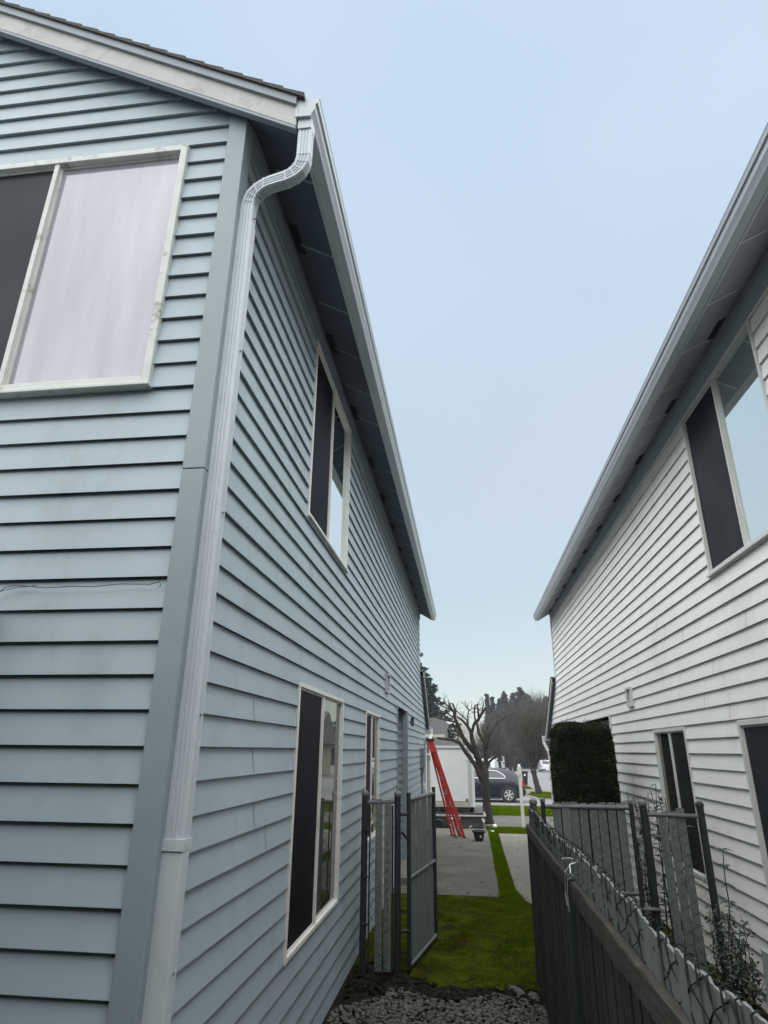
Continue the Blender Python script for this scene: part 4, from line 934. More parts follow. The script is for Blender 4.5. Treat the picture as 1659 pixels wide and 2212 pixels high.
# black plant pot
pt = thing('plant_pot', 'black plastic plant pot with a wide rim at the edge of the driveway', 'plant pot', (.225, 18.35, gz(18.35)))
z = gz(18.35) + .022; b = MB(); b.tube([(.225, 18.35, z), (.225, 18.35, z + .21)], [.105, .15], 24, cap=False); b.tube([(.225, 18.35, z + .004), (.225, 18.35, z + .005)], .104, 24); b.build('body', 'plasticpot', pt)
b = MB(); b.tube([(.225, 18.35, z + .205), (.225, 18.35, z + .24), (.225, 18.35, z + .245)], [.175, .185, .155], 24, cap=False); b.build('rim', 'plasticpot', pt)
b = MB(); b.tube([(.225, 18.35, z + .19), (.225, 18.35, z + .20)], .15, 24); b.build('compost', 'soil', pt)
b = MB(); b.box(.245, .285, 18.217, 18.222, z + .09, z + .14); b.build('sticker', 'tagwhite', pt)
# litter on the grass
b = MB(); z = gz(22.7) + .02
vs = [(.80, 22.7, z + .10)]; n = 14
for k, (rr, zz) in enumerate(((.04, .095), (.068, .06), (.08, .0))):
    for i in range(n):
        a = 2 * math.pi * i / n; q = rr * random.uniform(.88, 1.1); vs.append((.80 + q * math.cos(a), 22.7 + q * math.sin(a), z + zz * random.uniform(.9, 1.08)))
b.add(vs, [(0, 1 + i, 1 + (i + 1) % n) for i in range(n)] + [(1 + k * n + i, 1 + k * n + (i + 1) % n, 1 + (k + 1) * n + (i + 1) % n, 1 + (k + 1) * n + i) for k in range(2) for i in range(n)])
tag(b.build('plastic_bag', 'tagwhite', smooth=True), 'rounded white lump of plastic on the grass by the tree trunk', 'litter')
b = MB(); random.seed(5); z = gz(20.9) + .02; vs = []
for i in range(7):
    for j in range(4): vs.append((.60 + i * .02, 20.85 + j * .04, z + .015 + random.uniform(0, .04)))
b.add(vs, [(i * 4 + j, i * 4 + j + 1, (i + 1) * 4 + j + 1, (i + 1) * 4 + j) for i in range(6) for j in range(3)])
tag(b.build('crumpled_paper', 'tagwhite'), 'crumpled white paper on the grass strip near the plant pot', 'litter')

# white post
wp = thing('white_post', 'tall white wooden post with a rounded cap standing on the front lawn', 'post', (1.73, 22.8, gz(22.8)))
z = gz(22.8); b = MB(); b.prism([(1.675, 22.75), (1.775, 22.75), (1.775, 22.85), (1.675, 22.85)], 2, z, 1.24); wpo = b.build('shaft', 'whitetrim', wp, bevel=.006)
for v in wpo.data.vertices:
    if v.co.z > .5: v.co.x -= .02
b = MB(); b.box(1.638, 1.758, 22.74, 22.86, 1.235, 1.47); b.build('collar', 'whitetrim', wp, bevel=.006)
b = MB(); b.tube([(1.698, 22.80, 1.465), (1.698, 22.80, 1.49), (1.698, 22.80, 1.53), (1.698, 22.80, 1.56)], [.05, .052, .045, .015], 14); b.build('cap', 'whitetrim', wp, smooth=True)
b = MB(); b.tube([(1.70, 22.745, 1.20), (1.70, 22.73, 1.20)], .022, 10); b.build('bolt', 'metalgrey', wp)

# ------------------------------------------------------------------ vehicles
def car(name, label, x0, y0, L, W, Hh, paint, zg, facing=-1, detail=True, group=None, side='suv'):
    """side view along x; x0 = rear end, facing -1 means the nose points to -x"""
    root = thing(name, label, 'car', (x0, y0, zg), group)
    f = facing
    def X(t): return x0 + f * t * L
    # stations from the tail (0) to the nose (1): t, bottom, belt, roof, half width at belt, half width at roof
    st = [(.0, .42, .62, .66, .40, .38), (.012, .34, .92, .96, .45, .38), (.03, .24, .98, 1.06, .475, .385), (.068, .20, 1.01, 1.28, .49, .39), (.09, .19, 1.02, 1.41, .50, .395), (.15, .19, 1.02, 1.50, .50, .40), (.23, .19, 1.02, 1.57, .50, .405), (.40, .19, 1.00, 1.61, .50, .405), (.55, .19, .98, 1.60, .50, .39), (.64, .19, .97, 1.42, .50, .385), (.72, .19, .96, 1.06, .495, .40), (.80, .20, .92, .97, .49, .40), (.92, .22, .84, .87, .47, .38), (.985, .30, .70, .72, .42, .34), (1.0, .40, .60, .62, .36, .30)]
    k = Hh / 1.64
    if side == 'pickup':
        st = [(.0, .45, 1.0, 1.02, .47, .46), (.01, .38, 1.08, 1.10, .49, .47), (.12, .3, 1.1, 1.12, .5, .48), (.18, .3, 1.1, 1.5, .5, .43), (.22, .3, 1.1, 1.80, .5, .42), (.5, .3, 1.1, 1.85, .5, .42), (.62, .3, 1.08, 1.6, .5, .42), (.7, .3, 1.06, 1.12, .5, .44), (.95, .3, .95, .98, .48, .42), (1., .4, .8, .82, .42, .38)]; k = Hh / 1.85
    b = MB(); m = 10; vs = []
    for (t, zb, zl, zr, wb, wr) in st:
        ring = [(-wb * .86, zb), (-wb * .99, zb + .10), (-wb * 1.02, (zb + zl) * .5), (-wb, zl - .02), (-wr, zr - .05), (-wr * .82, zr), (wr * .82, zr), (wr, zr - .05), (wb, zl - .02), (wb * 1.02, (zb + zl) * .5), (wb * .99, zb + .10), (wb * .86, zb)]
        vs += [(X(t), y0 + W / 2 + a * W, zg + z * k) for a, z in ring]
    m = 12; n = len(st)
    b.add(vs, [(i * m + j, i * m + (j + 1) % m, (i + 1) * m + (j + 1) % m, (i + 1) * m + j) for i in range(n - 1) for j in range(m)] + [tuple(range(m - 1, -1, -1)), tuple(range((n - 1) * m, n * m))])
    body = b.build('body', paint, root, smooth=True)
    md = body.modifiers.new('edge', 'EDGE_SPLIT'); md.split_angle = R(50)
    if not detail: return root, X, k
    return root, X, k
SY = 34.0; SX = 2.74
suv, X, k = car('parked_car', 'dark navy estate-shaped car with silver window trim, parked beyond the verge', SX, SY, 4.7, 1.85, 1.60, 'navy', -.4)
def sidequad(b, pts, y, th=.012):
    n = len(pts); vs = [(p[0], y, p[1]) for p in pts] + [(p[0], y + th, p[1]) for p in pts]
    b.add(vs, [tuple(range(n)), tuple(range(2 * n - 1, n - 1, -1))] + [(i, (i + 1) % n, n + (i + 1) % n, n + i) for i in range(n)])
def slantq(p):   # side glass leans inward with height; belt at z=.60, roof edge 1.17
    t = (p[1] - .60) / .55; return SY + .0 + .10 * 1.85 * min(1, max(0, t)) * 1.0
def sideglass(b, pts, off):
    n = len(pts); vs = [(p[0], slantq(p) + off, p[1]) for p in pts] + [(p[0], slantq(p) + off + .03, p[1]) for p in pts]
    b.add(vs, [tuple(range(n)), tuple(range(2 * n - 1, n - 1, -1))] + [(i, (i + 1) % n, n + (i + 1) % n, n + i) for i in range(n)])
ptsw = [(.45, .70), (1.78, .695), (1.835, .73), (1.80, .80), (1.70, .885), (1.50, 1.00), (1.36, 1.035), (1.05, 1.06), (.45, 1.07)]
b = MB(); sideglass(b, ptsw, -.022); b.build('side_window', 'darkglass', suv)
b = MB(); sideglass(b, [(-.52, .71), (.40, .70), (.40, 1.07), (.0, 1.06), (-.30, .93)], -.022); b.build('side_window', 'darkglass', suv)
b = MB(); pp = [(p[0], slantq(p) - .026, p[1]) for p in ptsw]
b.tube([(-.52, slantq((0, .71)) - .026, .69)] + pp[:1] + [(.45, pp[0][1], .69)] + pp[1:] + [(-.0, pp[-1][1], 1.065), (-.32, pp[-1][1], .94)], .016, 6); b.build('window_trim', 'chrome', suv)
wheel(suv, 1.96, SY + .055, -.05, .35, .22, 'y'); wheel(suv, -.98, SY + .055, -.05, .35, .22, 'y')
wheel(suv, 1.96, SY + 1.7, -.07, .335, .22, 'y'); wheel(suv, -.98, SY + 1.7, -.07, .335, .22, 'y')
for wx in (1.96, -.98):
    b = MB(); n = 22; ro, ri = .44, .345; vs = [(wx + r_ * math.cos(math.pi * i / n), SY - .034 + q, -.05 + r_ * math.sin(math.pi * i / n)) for q in (0, .03) for r_ in (ri, ro) for i in range(n + 1)]
    N = n + 1; b.add(vs, [(i, i + 1, N + i + 1, N + i) for i in range(n)] + [(N + i, N + i + 1, 3 * N + i + 1, 3 * N + i) for i in range(n)]); b.build('wheel_arch', 'plasticpot', suv)
    b = MB(); b.tube([(wx, SY - .026, -.05), (wx, SY + .2, -.05)], .39, 24); b.build('wheel_well', 'black', suv)
b = MB(); b.box(-.6, 1.55, SY - .010, SY + .05, -.24, -.13); b.build('sill', 'plasticpot', suv)
for (ya, yb) in ((SY - .012, SY + .16), (SY + 1.68, SY + 1.86)):
    b = MB(); b.prism([(2.58, .62), (2.69, .58), (2.745, .46), (2.72, .34), (2.62, .40)], 1, ya, yb); b.build('tail_lamp', 'taillight', suv)
b = MB(); b.prism([(2.38, -.12), (2.72, -.10), (2.80, .02), (2.80, .18), (2.74, .24), (2.45, .22)], 1, SY - .004, SY + 1.85); b.build('bumper', 'plasticpot', suv, bevel=.02)
b = MB(); sidequad(b, [(.42, -.1), (.425, -.1), (.425, .66), (.42, .66)], SY - .020); b.build('door_gap', 'black', suv)
b = MB(); b.box(.55, .72, SY - .035, SY - .02, .53, .56); b.build('door_handle', 'navy', suv)
# far vehicles, seen from behind up the street
def rearcar(name, label, xc, yc, W, Hh, L, paint, cat='car', glassw=.38):
    zg = gz(yc); root = thing(name, label, cat, (xc, yc, zg))
    b = MB(); prof = [(0, .22), (0, .95 * Hh / 1.6), (.10, 1.0 * Hh / 1.6), (.35, Hh), (L * .6, Hh), (L * .75, 1.0 * Hh / 1.6), (L, .85 * Hh / 1.6), (L, .25)]
    b.prism([(yc + p, zg + q) for p, q in prof], 0, xc - W / 2, xc + W / 2); b.build('body', paint, root, bevel=.09)
    b = MB(); zz0, zz1 = Hh * .66, Hh * .92
    b.add([(xc - W * glassw, yc + .10, zg + zz0), (xc + W * glassw, yc + .10, zg + zz0), (xc + W * glassw * .9, yc + .28, zg + zz1), (xc - W * glassw * .9, yc + .28, zg + zz1)], [(0, 1, 2, 3)]); b.build('rear_window', 'darkglass', root)
    b = MB(); b.box(xc - W / 2 - .01, xc + W / 2 + .01, yc - .08, yc + .1, zg + .22, zg + .42); b.build('bumper', 'plasticpot', root, bevel=.03)
    b = MB(); b.box(xc - .28, xc + .28, yc - .095, yc - .081, zg + .28, zg + .40); b.build('number_plate', 'tagwhite', root)
    for s_ in (-1, 1):
        b = MB(); x = xc + s_ * (W / 2 - .12); b.box(x - .1, x + .1, yc - .02, yc + .02, zg + Hh * .48, zg + Hh * .60); b.build('tail_lamp', 'taillight', root)
        wheel(root, xc + s_ * (W / 2 - .14), yc + .75, zg + .31, .31, .2, 'x', m='rim'); wheel(root, xc + s_ * (W / 2 - .14), yc + L - .8, zg + .31, .31, .2, 'x', m='rim')
    return root
rearcar('parked_car', 'white car seen from behind far up the street beside the hedge', 10.72, 92.8, 1.78, 1.52, 4.4, 'carwhite')
rearcar('parked_car', 'red car far up the street, half hidden by the leaning tree trunk', 11.2, 121, 1.75, 1.45, 4.3, 'carred')
rearcar('parked_van', 'white van roof showing far down the street above the navy car', 4.35, 98, 1.9, 2.0, 4.8, 'carwhite', 'van')
rearcar('parked_van', 'white van behind the pruned tree trunk beyond the cargo trailer', .78, 43, 1.9, 1.86, 4.8, 'carwhite', 'van')
bn = thing('wheelie_bin', 'dark wheeled rubbish bin on the kerb behind the navy car', 'bin', (4.25, 52, gz(52)))
z = gz(52); b = MB(); b.add([(4.13, 51.8, z + .05), (4.41, 51.8, z + .05), (4.43, 52.25, z + .05), (4.11, 52.25, z + .05), (4.07, 51.7, z + .92), (4.47, 51.7, z + .92), (4.47, 52.3, z + .92), (4.07, 52.3, z + .92)], [(0, 1, 2, 3), (4, 5, 6, 7), (0, 1, 5, 4), (1, 2, 6, 5), (2, 3, 7, 6), (3, 0, 4, 7)]); b.build('body', 'plasticpot', bn)
b = MB(); b.box(4.04, 4.50, 51.66, 52.34, z + .925, z + .99); b.build('lid', 'plasticpot', bn, bevel=.02); b = MB(); b.box(4.17, 4.30, 51.68, 51.70, z + .66, z + .80); b.build('sticker', 'tagwhite', bn)
mb = thing('sign_post', 'thin white post with a small board beyond the roof of the navy car', 'sign', (2.92, 75, gz(75)))
b = MB(); b.box(2.85, 2.98, 74.95, 75.05, gz(75), .95); b.build('post', 'whitetrim', mb)
b = MB(); b.prism([(2.86, .95), (3.3, 1.25), (3.3, 1.10), (2.98, .85)], 1, 74.95, 75.05); b.build('board', 'whitetrim', mb)

# ------------------------------------------------------------------ house behind
hb = thing('distant_house', 'grey-roofed house beyond the pruned tree and the cargo trailer', 'house', (-4, 45, -.4))
b = MB(); b.box(-14, -1.9, 46, 56, -.4, 2.9); b.box(-14, -.5, 44.6, 46, -.4, 2.1); b.build('wall', 'stucco', hb)
b = MB(); b.prism([(-14.5, 2.85), (-1.5, 2.85), (-1.5, 4.02), (-2.6, 4.10), (-14.5, 4.6)], 1, 45.4, 57); b.build('roof', 'shingle2', hb)
b = MB(); b.box(-14.5, -1.48, 45.2, 45.39, 2.78, 2.98); b.build('fascia', 'beige', hb)
b = MB(); b.prism([(-14.5, 2.05), (-.1, 2.05), (-.15, 2.22), (-.85, 2.72), (-14.5, 2.72)], 1, 44.2, 45.19); b.build('porch_roof', 'shingle2', hb)
b = MB(); b.box(-5, -3.6, 44.56, 44.59, .3, 1.6); b.build('window', 'darkglass', hb)

# ------------------------------------------------------------------ trees
def barktube(b, pts, rads, seed, n=8):
    rnd = random.Random(seed); P = []; Rr_ = []
    for i in range(len(pts) - 1):
        p, q = Vector(pts[i]), Vector(pts[i + 1]); L = (q - p).length; k = max(1, int(L / .16))
        for s_ in range(k):
            t = s_ / k; P.append(p.lerp(q, t) + Vector([rnd.gauss(0, .010) for _ in range(3)])); Rr_.append((rads[i] + (rads[i + 1] - rads[i]) * t) * rnd.uniform(.88, 1.14))
    P.append(Vector(pts[-1])); Rr_.append(rads[-1]); b.tube(P, Rr_, n)
TY = 24.0
TR = {'b1': [(0.50, 1.0), (0.235, 1.523), (-0.041, 1.915), (-0.259, 2.222), (-0.519, 2.313), (-0.782, 2.373), (-1.047, 2.387)],
'b2': [(0.56, 1.0), (0.50, 1.36), (0.305, 1.852), (0.157, 2.01), (-0.017, 2.249), (-0.166, 2.463), (-0.27, 2.748), (-0.378, 2.98), (-0.417, 3.118), (-0.425, 3.298), (-0.509, 3.396), (-0.605, 3.605)],
'b2b': [(-0.42, 3.15), (-0.381, 3.312), (-0.474, 3.591)], 'b2c': [(-0.45, 3.30), (-0.654, 3.423), (-0.943, 3.521)], 'b2d': [(-0.46, 3.34), (-0.651, 3.521), (-0.809, 3.648)], 'b2e': [(-0.40, 3.05), (-0.63, 3.242), (-0.729, 3.339)],
'b2f': [(-0.60, 3.22), (-0.805, 3.228), (-0.95, 3.241)], 'b2g': [(-0.36, 2.93), (-0.637, 2.979), (-0.767, 3.02), (-0.954, 3.047), (-1.157, 3.116)], 'b2h': [(-0.12, 2.40), (-0.403, 2.638), (-0.481, 2.911)],
'b3': [(0.57, 1.0), (0.50, 1.40), (0.295, 1.944), (0.211, 2.277), (0.167, 2.6), (0.047, 2.804), (-0.118, 2.981), (-0.316, 3.105)],
'b3b': [(0.175, 2.53), (0.276, 2.819), (0.352, 2.928), (0.426, 2.983), (0.503, 3.107), (0.642, 3.314), (0.749, 3.439)], 'b3c': [(0.34, 2.90), (0.308, 3.23), (0.349, 3.522)], 'b3d': [(0.48, 3.07), (0.457, 3.341), (0.422, 3.536)],
'b3e': [(0.54, 3.18), (0.653, 3.536)], 'b3f': [(0.055, 2.80), (0.04, 2.982), (-0.086, 3.078), (-0.352, 3.34)], 'b3g': [(0.055, 2.80), (0.075, 3.161), (0.111, 3.341), (0.042, 3.41)], 'b3h': [(0.105, 3.31), (0.229, 3.404)],
'b4': [(0.58, 1.0), (0.63, 1.40), (0.65, 2.014), (0.619, 2.253), (0.554, 2.36), (0.449, 2.548), (0.404, 2.792), (0.382, 2.956)], 'b4b': [(0.634, 2.20), (0.715, 2.482)], 'b5': [(0.62, 1.25), (0.785, 1.589), (0.954, 1.742), (1.125, 1.926)],
'b6': [(0.65, 2.0), (0.797, 2.446), (1.011, 2.79), (1.286, 3.042), (1.423, 3.138), (1.888, 3.265)], 'b7': [(0.797, 2.446), (0.746, 2.726), (0.922, 2.978)], 'b8': [(1.011, 2.79), (1.159, 3.105)]}
RAD = {'b1': (.10, .075, .065, .06, .045, .04, .035), 'b2': (.10, .105, .10, .085, .075, .075, .07, .06, .055, .045, .035, .03), 'b2b': (.045, .035, .035), 'b2c': (.03, .022, .018), 'b2d': (.03, .026, .022), 'b2e': (.025, .022, .018), 'b2f': (.015, .013, .01), 'b2g': (.03, .022, .02, .018, .014), 'b2h': (.035, .03, .025),
'b3': (.10, .10, .085, .075, .065, .045, .035, .03), 'b3b': (.055, .055, .06, .055, .045, .045, .05), 'b3c': (.035, .025, .03), 'b3d': (.04, .03, .03), 'b3e': (.02, .014), 'b3f': (.03, .02, .018, .016), 'b3g': (.025, .018, .016, .012), 'b3h': (.012, .008),
'b4': (.10, .10, .075, .065, .06, .05, .045, .04), 'b4b': (.03, .022), 'b5': (.045, .04, .03, .02), 'b6': (.035, .022, .016, .012, .01, .005), 'b7': (.012, .009, .005), 'b8': (.010, .004)}
yoff = {'b1': -.5, 'b2': .15, 'b3': -.2, 'b4': .3, 'b5': .3, 'b6': -.3}
pt_ = thing('pruned_tree', 'hard-pruned bare tree with thick dark stubs at the end of the grass strip', 'tree', (.65, TY, -.4))
b = MB(); barktube(b, [(.666, TY, -.45), (.655, TY, -.25), (.616, TY, .142), (.582, TY, .723), (.575, TY, 1.018), (.572, TY, 1.28), (.56, TY, 1.62)], [.19, .145, .145, .155, .165, .15, .05], 1, 12)
b.build('trunk', 'bark', pt_, smooth=True)
for i, (nm, p2) in enumerate(TR.items()):
    yo = yoff.get(nm[:2], 0); z0_ = TR[nm[:2]][0][1]
    def depth(z): return TY + yo * max(0, min(1, (z - 1.3) / 2.0))
    b = MB(); r_ = [q * .98 + .004 for q in RAD[nm]]
    barktube(b, [(x, depth(z), z) for x, z in p2], r_, 100 + i, 8)
    # stray twigs off the limb
    rnd = random.Random(400 + i)
    for _ in range(9 if len(p2) > 3 else 4):
        j = rnd.randint(1, len(p2) - 1); q = Vector((p2[j][0], depth(p2[j][1]), p2[j][1])); d = Vector((rnd.uniform(-1, 1), rnd.uniform(-1, 1), rnd.uniform(.2, 1.2))).normalized(); pts = [q]
        for s_ in range(4): d = (d + Vector([rnd.gauss(0, .3) for _ in range(3)])).normalized(); pts.append(pts[-1] + d * rnd.uniform(.05, .12))
        b.tube(pts, [.010, .008, .007, .006, .004], 4)
    b.build('branch', 'bark', pt_, smooth=True)

def fuzzytree(label, base, fork, crown_c, crown_r, seed, ntw=5200, trunk_r=.16, tw=.010, m='twig', lean=None, limb=13, group='bare street trees'):
    """bare street tree with a dense head of fine twigs"""
    rnd = random.Random(seed)
    root = thing('street_tree', label, 'tree', base, group)
    b = MB(); base, fork, cc = Vector(base), Vector(fork), Vector(crown_c)
    mid = base.lerp(fork, .5) + Vector((rnd.uniform(-.05, .05), 0, 0))
    barktube(b, [base, mid, fork], [trunk_r * 1.35, trunk_r, trunk_r * 1.05], seed, 10)
    ends = []
    for i in range(limb):
        a = 2 * math.pi * i / limb + rnd.uniform(-.3, .3); el = rnd.uniform(.15, 1.0)
        tgt = cc + Vector((math.cos(a) * crown_r[0] * .75 * (1 - el * .5), math.sin(a) * crown_r[1] * .75 * (1 - el * .5), crown_r[2] * (el * 1.2 - .45)))
        m1 = fork.lerp(tgt, .45) + Vector((math.cos(a) * .1, math.sin(a) * .1, -.05 * crown_r[2]))
        pts = [fork, m1, tgt]; barktube(b, pts, [trunk_r * .62, trunk_r * .42, trunk_r * .16], seed + i, 6); ends.append(pts)
    b.build('trunk', 'bark', root, smooth=True)
    b = MB()
    for i in range(ntw):
        L3 = rnd.choice(ends); t = rnd.uniform(.35, 1); p = (L3[0].lerp(L3[1], t * 2) if t < .5 else L3[1].lerp(L3[2], t * 2 - 1))
        # a random target inside the crown
        while True:
            q = Vector((rnd.uniform(-1, 1), rnd.uniform(-1, 1), rnd.uniform(-1, 1)))
            if q.length < 1: break
        q = q * (1 + .10 * rnd.gauss(0, 1)); q = cc + Vector((q.x * crown_r[0], q.y * crown_r[1], q.z * crown_r[2]))
        L_ = rnd.uniform(.35, .9) * crown_r[2] * .55; d = (q - p) ; d = (d.normalized() + Vector((0, 0, .55)) + Vector([rnd.gauss(0, .35) for _ in range(3)])).normalized()
        s0 = q - d * L_ * .5; s_ = d.cross(Vector([rnd.gauss(0, 1) for _ in range(3)])).normalized() * tw
        kx = Vector([rnd.gauss(0, .08 * L_) for _ in range(3)])
        a_, m_, e_ = s0, s0 + d * L_ * .5 + kx, s0 + d * L_
        b.add([tuple(a_ - s_), tuple(a_ + s_), tuple(m_ + s_ * .7), tuple(m_ - s_ * .7), tuple(e_)], [(0, 1, 2, 3), (3, 2, 4)])
    b.build('crown', m, root, recalc=False)
    return root
fuzzytree('bare street tree with a leaning trunk on the grass patch right of the white post', (4.12, 40.6, -.4), (3.86, 40.9, 1.0), (4.15, 41.2, 2.95), (1.35, 1.35, 1.6), 21, 4200, .15, .008)
fuzzytree('bare twiggy street tree seen just behind the cap of the white post', (6.6, 96, gz(96)), (6.2, 96, 1.2), (6.9, 96, 4.7), (2.7, 2.4, 3.6), 22, 6500, .2, .018)
fuzzytree('bare twiggy street tree whose forked trunk rises behind the navy car roof', (6.3, 101, gz(101)), (5.9, 101, 1.0), (5.0, 101, 4.2), (2.8, 2.4, 3.5), 23, 6500, .2, .018)
fuzzytree('lower bare tree crown filling the gap behind the pruned tree', (3.9, 80, gz(80)), (3.7, 80, .9), (3.0, 80, 3.1), (2.2, 2.0, 2.3), 24, 4200, .16, .014)
fuzzytree('tall brownish bare tree behind the street trees near the white house gutter', (13.0, 112, gz(112)), (12.8, 112, 2.2), (12.0, 112, 6.5), (4.0, 3, 4.4), 25, 8000, .24, .02)
fuzzytree('pale bare tree standing between the grey roof and the pruned tree', (-.2, 62, gz(62)), (-.3, 62, 1.2), (-.5, 62, 3.0), (1.4, 1.3, 2.1), 26, 800, .08, .009, m='twigpale', group=None)
# very fine tall whips rising above the conifers
wt = thing('bare_tree', 'tall thin pale bare tree tops rising above the far conifers', 'tree', (12, 126, gz(126)))
b = MB(); b.tube([(12, 126, gz(126)), (12, 126, 7)], [.2, .1], 6); b.build('trunk', 'bark', wt)
b = MB(); rnd = random.Random(77)
for i in range(230):
    x = rnd.uniform(9.2, 15.6); z0_ = rnd.uniform(7.5, 9.5); top = rnd.uniform(10.5, 14.4) - abs(x - 12) * .25; y = rnd.uniform(124, 128)
    p = Vector((12 + (x - 12) * .55, y, z0_)); q = Vector((x, y, top)); s_ = .014; mid = p.lerp(q, .5) + Vector((rnd.gauss(0, .12), 0, 0))
    b.add([(p.x - s_, p.y, p.z), (p.x + s_, p.y, p.z), (mid.x + s_ * .7, mid.y, mid.z), (mid.x - s_ * .7, mid.y, mid.z), (q.x, q.y, q.z)], [(0, 1, 2, 3), (3, 2, 4)])
b.build('crown', 'twigpale', wt, recalc=False)

def conifer(label, x, y, top, rad, seed, m='coniferfar', ex=.72, zlow=.5, sz=.5):
    rnd = random.Random(seed); zg = gz(y)
    root = thing('conifer', label, 'tree', (x, y, zg), 'conifers beyond the street')
    b = MB(); b.tube([(x, y, zg), (x, y, top - .5)], [.25, .03], 7); b.build('trunk', 'bark', root)
    b = MB(); Ht = top - zg - zlow; tiers = int(Ht / (sz * .62))
    for k in range(tiers):
        t = k / tiers; r = rad * ((1 - t) ** ex); z = zg + zlow + Ht * t; nb = max(8, int(9 + 16 * r / rad))
        for j in range(nb):
            a = rnd.uniform(0, 6.28); L_ = r * rnd.uniform(.62, 1.18) + .12; up = rnd.uniform(-.12, .28)
            tip = Vector((x + math.cos(a) * L_, y + math.sin(a) * L_, z + up * L_ * .8))
            base_ = Vector((x, y, z + .15)); nl = max(6, int(L_ / sz * 11))
            for q in range(nl):
                f = rnd.uniform(.12, 1); c = base_.lerp(tip, f) + Vector([rnd.gauss(0, sz * .12) for _ in range(3)]); s_ = sz * rnd.uniform(.7, 1.25) * (1.25 - f * .6)
                d = (tip - base_).normalized() + Vector([rnd.gauss(0, .5) for _ in range(3)]) + Vector((0, 0, .1)); d.normalize(); w_ = d.cross(Vector([rnd.gauss(0, 1) for _ in range(3)])).normalized() * s_ * .35
                b.add([tuple(c - d * s_ * .5 - w_), tuple(c - d * s_ * .5 + w_), tuple(c + d * s_ * .5)], [(0, 1, 2)])
    b.add([(x - .05, y, top - sz), (x + .05, y, top - sz), (x, y, top)], [(0, 1, 2)])
    b.build('crown', m, root, recalc=False); return root
conifer('big dark fir just right of the blue house corner above the ladder', -5.2, 55, 12.6, 5.6, 31, 'conifer', ex=1.0, sz=.5)
for i, (x, top, rad, y, lab) in enumerate([(4.0, 11.4, 1.0, 120, 'narrow pointed conifer, leftmost of the far row'), (4.85, 10.8, 1.2, 119, 'slim dark conifer, second from the left in the far row'),
    (7.15, 11.8, 2.6, 121, 'conifer with a thin leaning tip left of the far clump'), (8.6, 11.6, 2.4, 120, 'conifer between the thin leaning tip and the tallest far conifer'),
    (9.9, 12.5, 4.2, 119, 'tallest and broadest of the far conifers'), (11.4, 11.3, 3.6, 121, 'far conifer leaning on the right flank of the tallest one'),
    (12.9, 10.0, 3.4, 119, 'lower rounded far conifer left of the white house downspout'), (14.6, 11.0, 2.8, 120, 'rightmost far conifer just beside the white house gutter'), (6.1, 10.4, 2.0, 119, 'short blunt conifer at the left foot of the far clump')]):
    conifer(lab, x, y, top + .3, rad * 1.1, 40 + i, 'coniferfar', sz=.62, zlow=1.0)
b = MB(); rnd = random.Random(5)
leafcloud(b, 9000, lambda r: ((lambda x: (x, r.uniform(128, 136), gz(130) + r.uniform(0, 7.6 + .8 * math.sin(x * .9)) * (1 if 3.6 < x < 40 else .45)))(r.uniform(-30, 60)), Vector((0, 0, .3))), 1.5, rnd, .7)
tag(b.build('woodland', 'coniferfar', recalc=False), 'far belt of dark trees closing the end of the street', 'woodland', kind='stuff')

# ------------------------------------------------------------------ unseen hedge and flat cover, added to shade the blue rear wall
b = MB(); rnd = random.Random(91)
def yard(r):
    x = r.uniform(-10, 3.0); z = r.uniform(0, 4.6); y = -1.25 - abs(r.gauss(0, .1)) + .12 * math.sin(x * 3 + z * 2)
    if r.random() < .12: z = 4.6 + r.gauss(0, .08); y = r.uniform(-2.5, -1.25)
    return (x, y, z), Vector((0, 1, .3))
leafcloud(b, 22000, yard, .11, rnd, .45)
yh = thing('hedge', 'unseen evergreen hedge added behind the camera to shade the blue rear wall', 'hedge', (-3, -1.9, 0))
b.build('foliage', 'hedge', yh, recalc=False)
b = MB(); b.box(-10, 3.0, -2.4, -1.4, 0, 4.45); b.build('inner_foliage', 'hedge', yh)
pc = thing('added_shade_cover', 'unseen flat roof on two posts, added to shade the back of the blue house', 'shade cover', (-3.0, 2.5, 0))  # out-of-view roof put in to darken the lower rear wall
b = MB(); b.box(-8.4, -2.52, -1.0, 2.49, 2.78, 2.86); b.build('roof', 'drip', pc)
for k in range(9):
    b = MB(); x = -8.3 + k * .69; b.box(x, x + .04, -.95, 2.48, 2.66, 2.779); b.build('rafter', 'drip', pc)
for x in (-8.3, -2.85): b = MB(); b.box(x, x + .09, -.95, -.86, 0, 2.66); b.build('post', 'drip', pc)

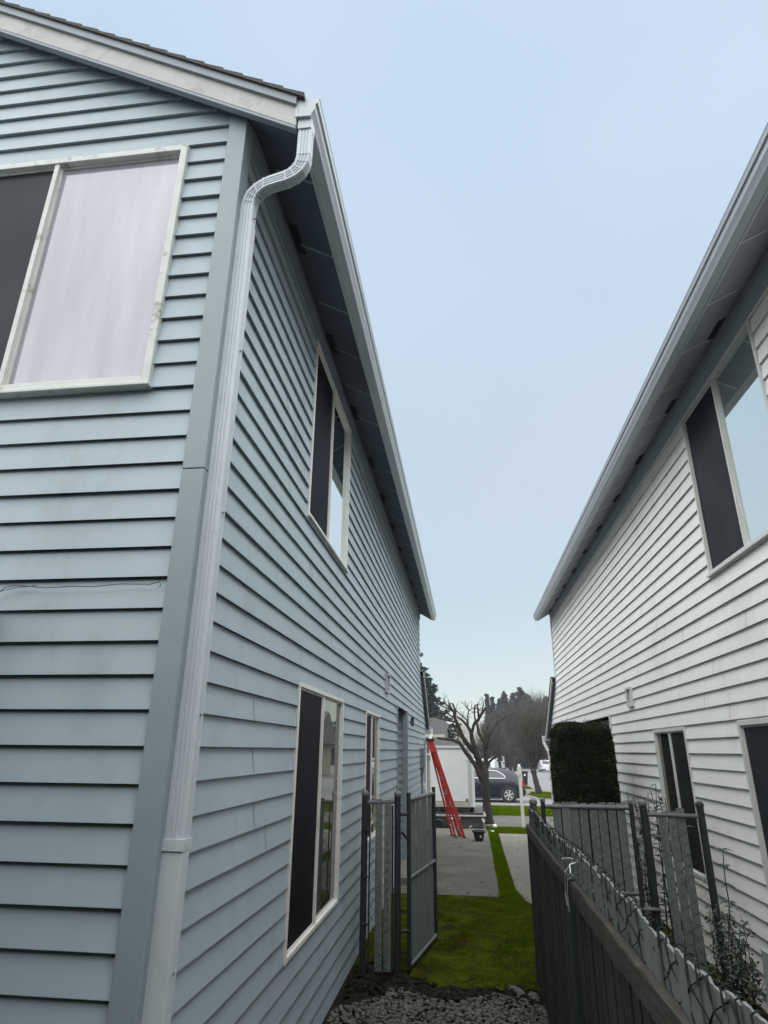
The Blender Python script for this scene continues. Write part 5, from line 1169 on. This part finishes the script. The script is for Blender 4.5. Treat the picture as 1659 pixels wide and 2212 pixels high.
# ------------------------------------------------------------------ the far side of the street, out of view behind the houses but mirrored in the windows
for i, (x, y, lab) in enumerate([(11, 40, 'bare street tree hidden behind the white house, nearest the passage'), (17, 46, 'bare street tree hidden behind the white house, middle one'), (25, 52, 'bare street tree hidden behind the white house, farthest one')]):
    fuzzytree(lab, (x, y, -.4), (x, y, 1.2), (x, y, 3.8), (3.2, 3.0, 2.8), 60 + i, 3000, .18, .02)
fh = thing('distant_house', 'low beige house across the street behind the white house', 'house', (20, 62, -.5))
b = MB(); b.box(12, 34, 60, 70, -.5, 2.6); b.build('wall', 'stucco', fh)
b = MB(); b.prism([(59, 2.5), (71, 2.5), (65, 5.6)], 0, 11.4, 34.6); b.build('roof', 'shingle2', fh)
for x in (15, 20, 28):
    b = MB(); b.box(x, x + 1.6, 59.95, 59.99, .6, 1.9); b.build('window', 'darkglass', fh)
for i, (x, y, r_, h) in enumerate([(8.5, 33.5, 1.0, 1.5), (12.5, 35.0, 1.3, 1.9)]):
    b = MB(); rnd = random.Random(200 + i)
    def bsh(r):
        v = Vector((r.gauss(0, 1), r.gauss(0, 1), r.gauss(0, 1))).normalized() * r.uniform(.8, 1.0)
        return (x + v.x * r_, y + v.y * r_, gz(y) + h * .45 + v.z * h * .5), v
    leafcloud(b, 3500, bsh, .12, rnd, .5)
    sb = thing('bush', ['round evergreen bush by the kerb behind the white house, the smaller one', 'round evergreen bush by the kerb behind the white house, the larger one'][i], 'bush', (x, y, -.4))
    b.build('foliage', 'hedge', sb, recalc=False)
    b = MB(); b.tube([(x, y, -.45), (x, y, .3)], .06, 6); b.build('stem', 'bark', sb)
# ------------------------------------------------------------------ thin damp air
hm = bpy.data.materials.new('haze'); hm.use_nodes = True; t = hm.node_tree; t.nodes.clear()
o_ = t.nodes.new('ShaderNodeOutputMaterial'); pv = t.nodes.new('ShaderNodeVolumePrincipled')
pv.inputs['Color'].default_value = (0.92, 0.95, 1.0, 1); pv.inputs['Density'].default_value = 0.0006; pv.inputs['Anisotropy'].default_value = 0.2
t.links.new(pv.outputs[0], o_.inputs['Volume']); M['haze'] = hm
b = MB(); b.box(-120, 120, -30, 300, -4, 16); hz_ = b.build('haze', 'haze'); hz_['kind'] = 'stuff'; hz_['label'] = 'thin damp haze lying over the whole street'
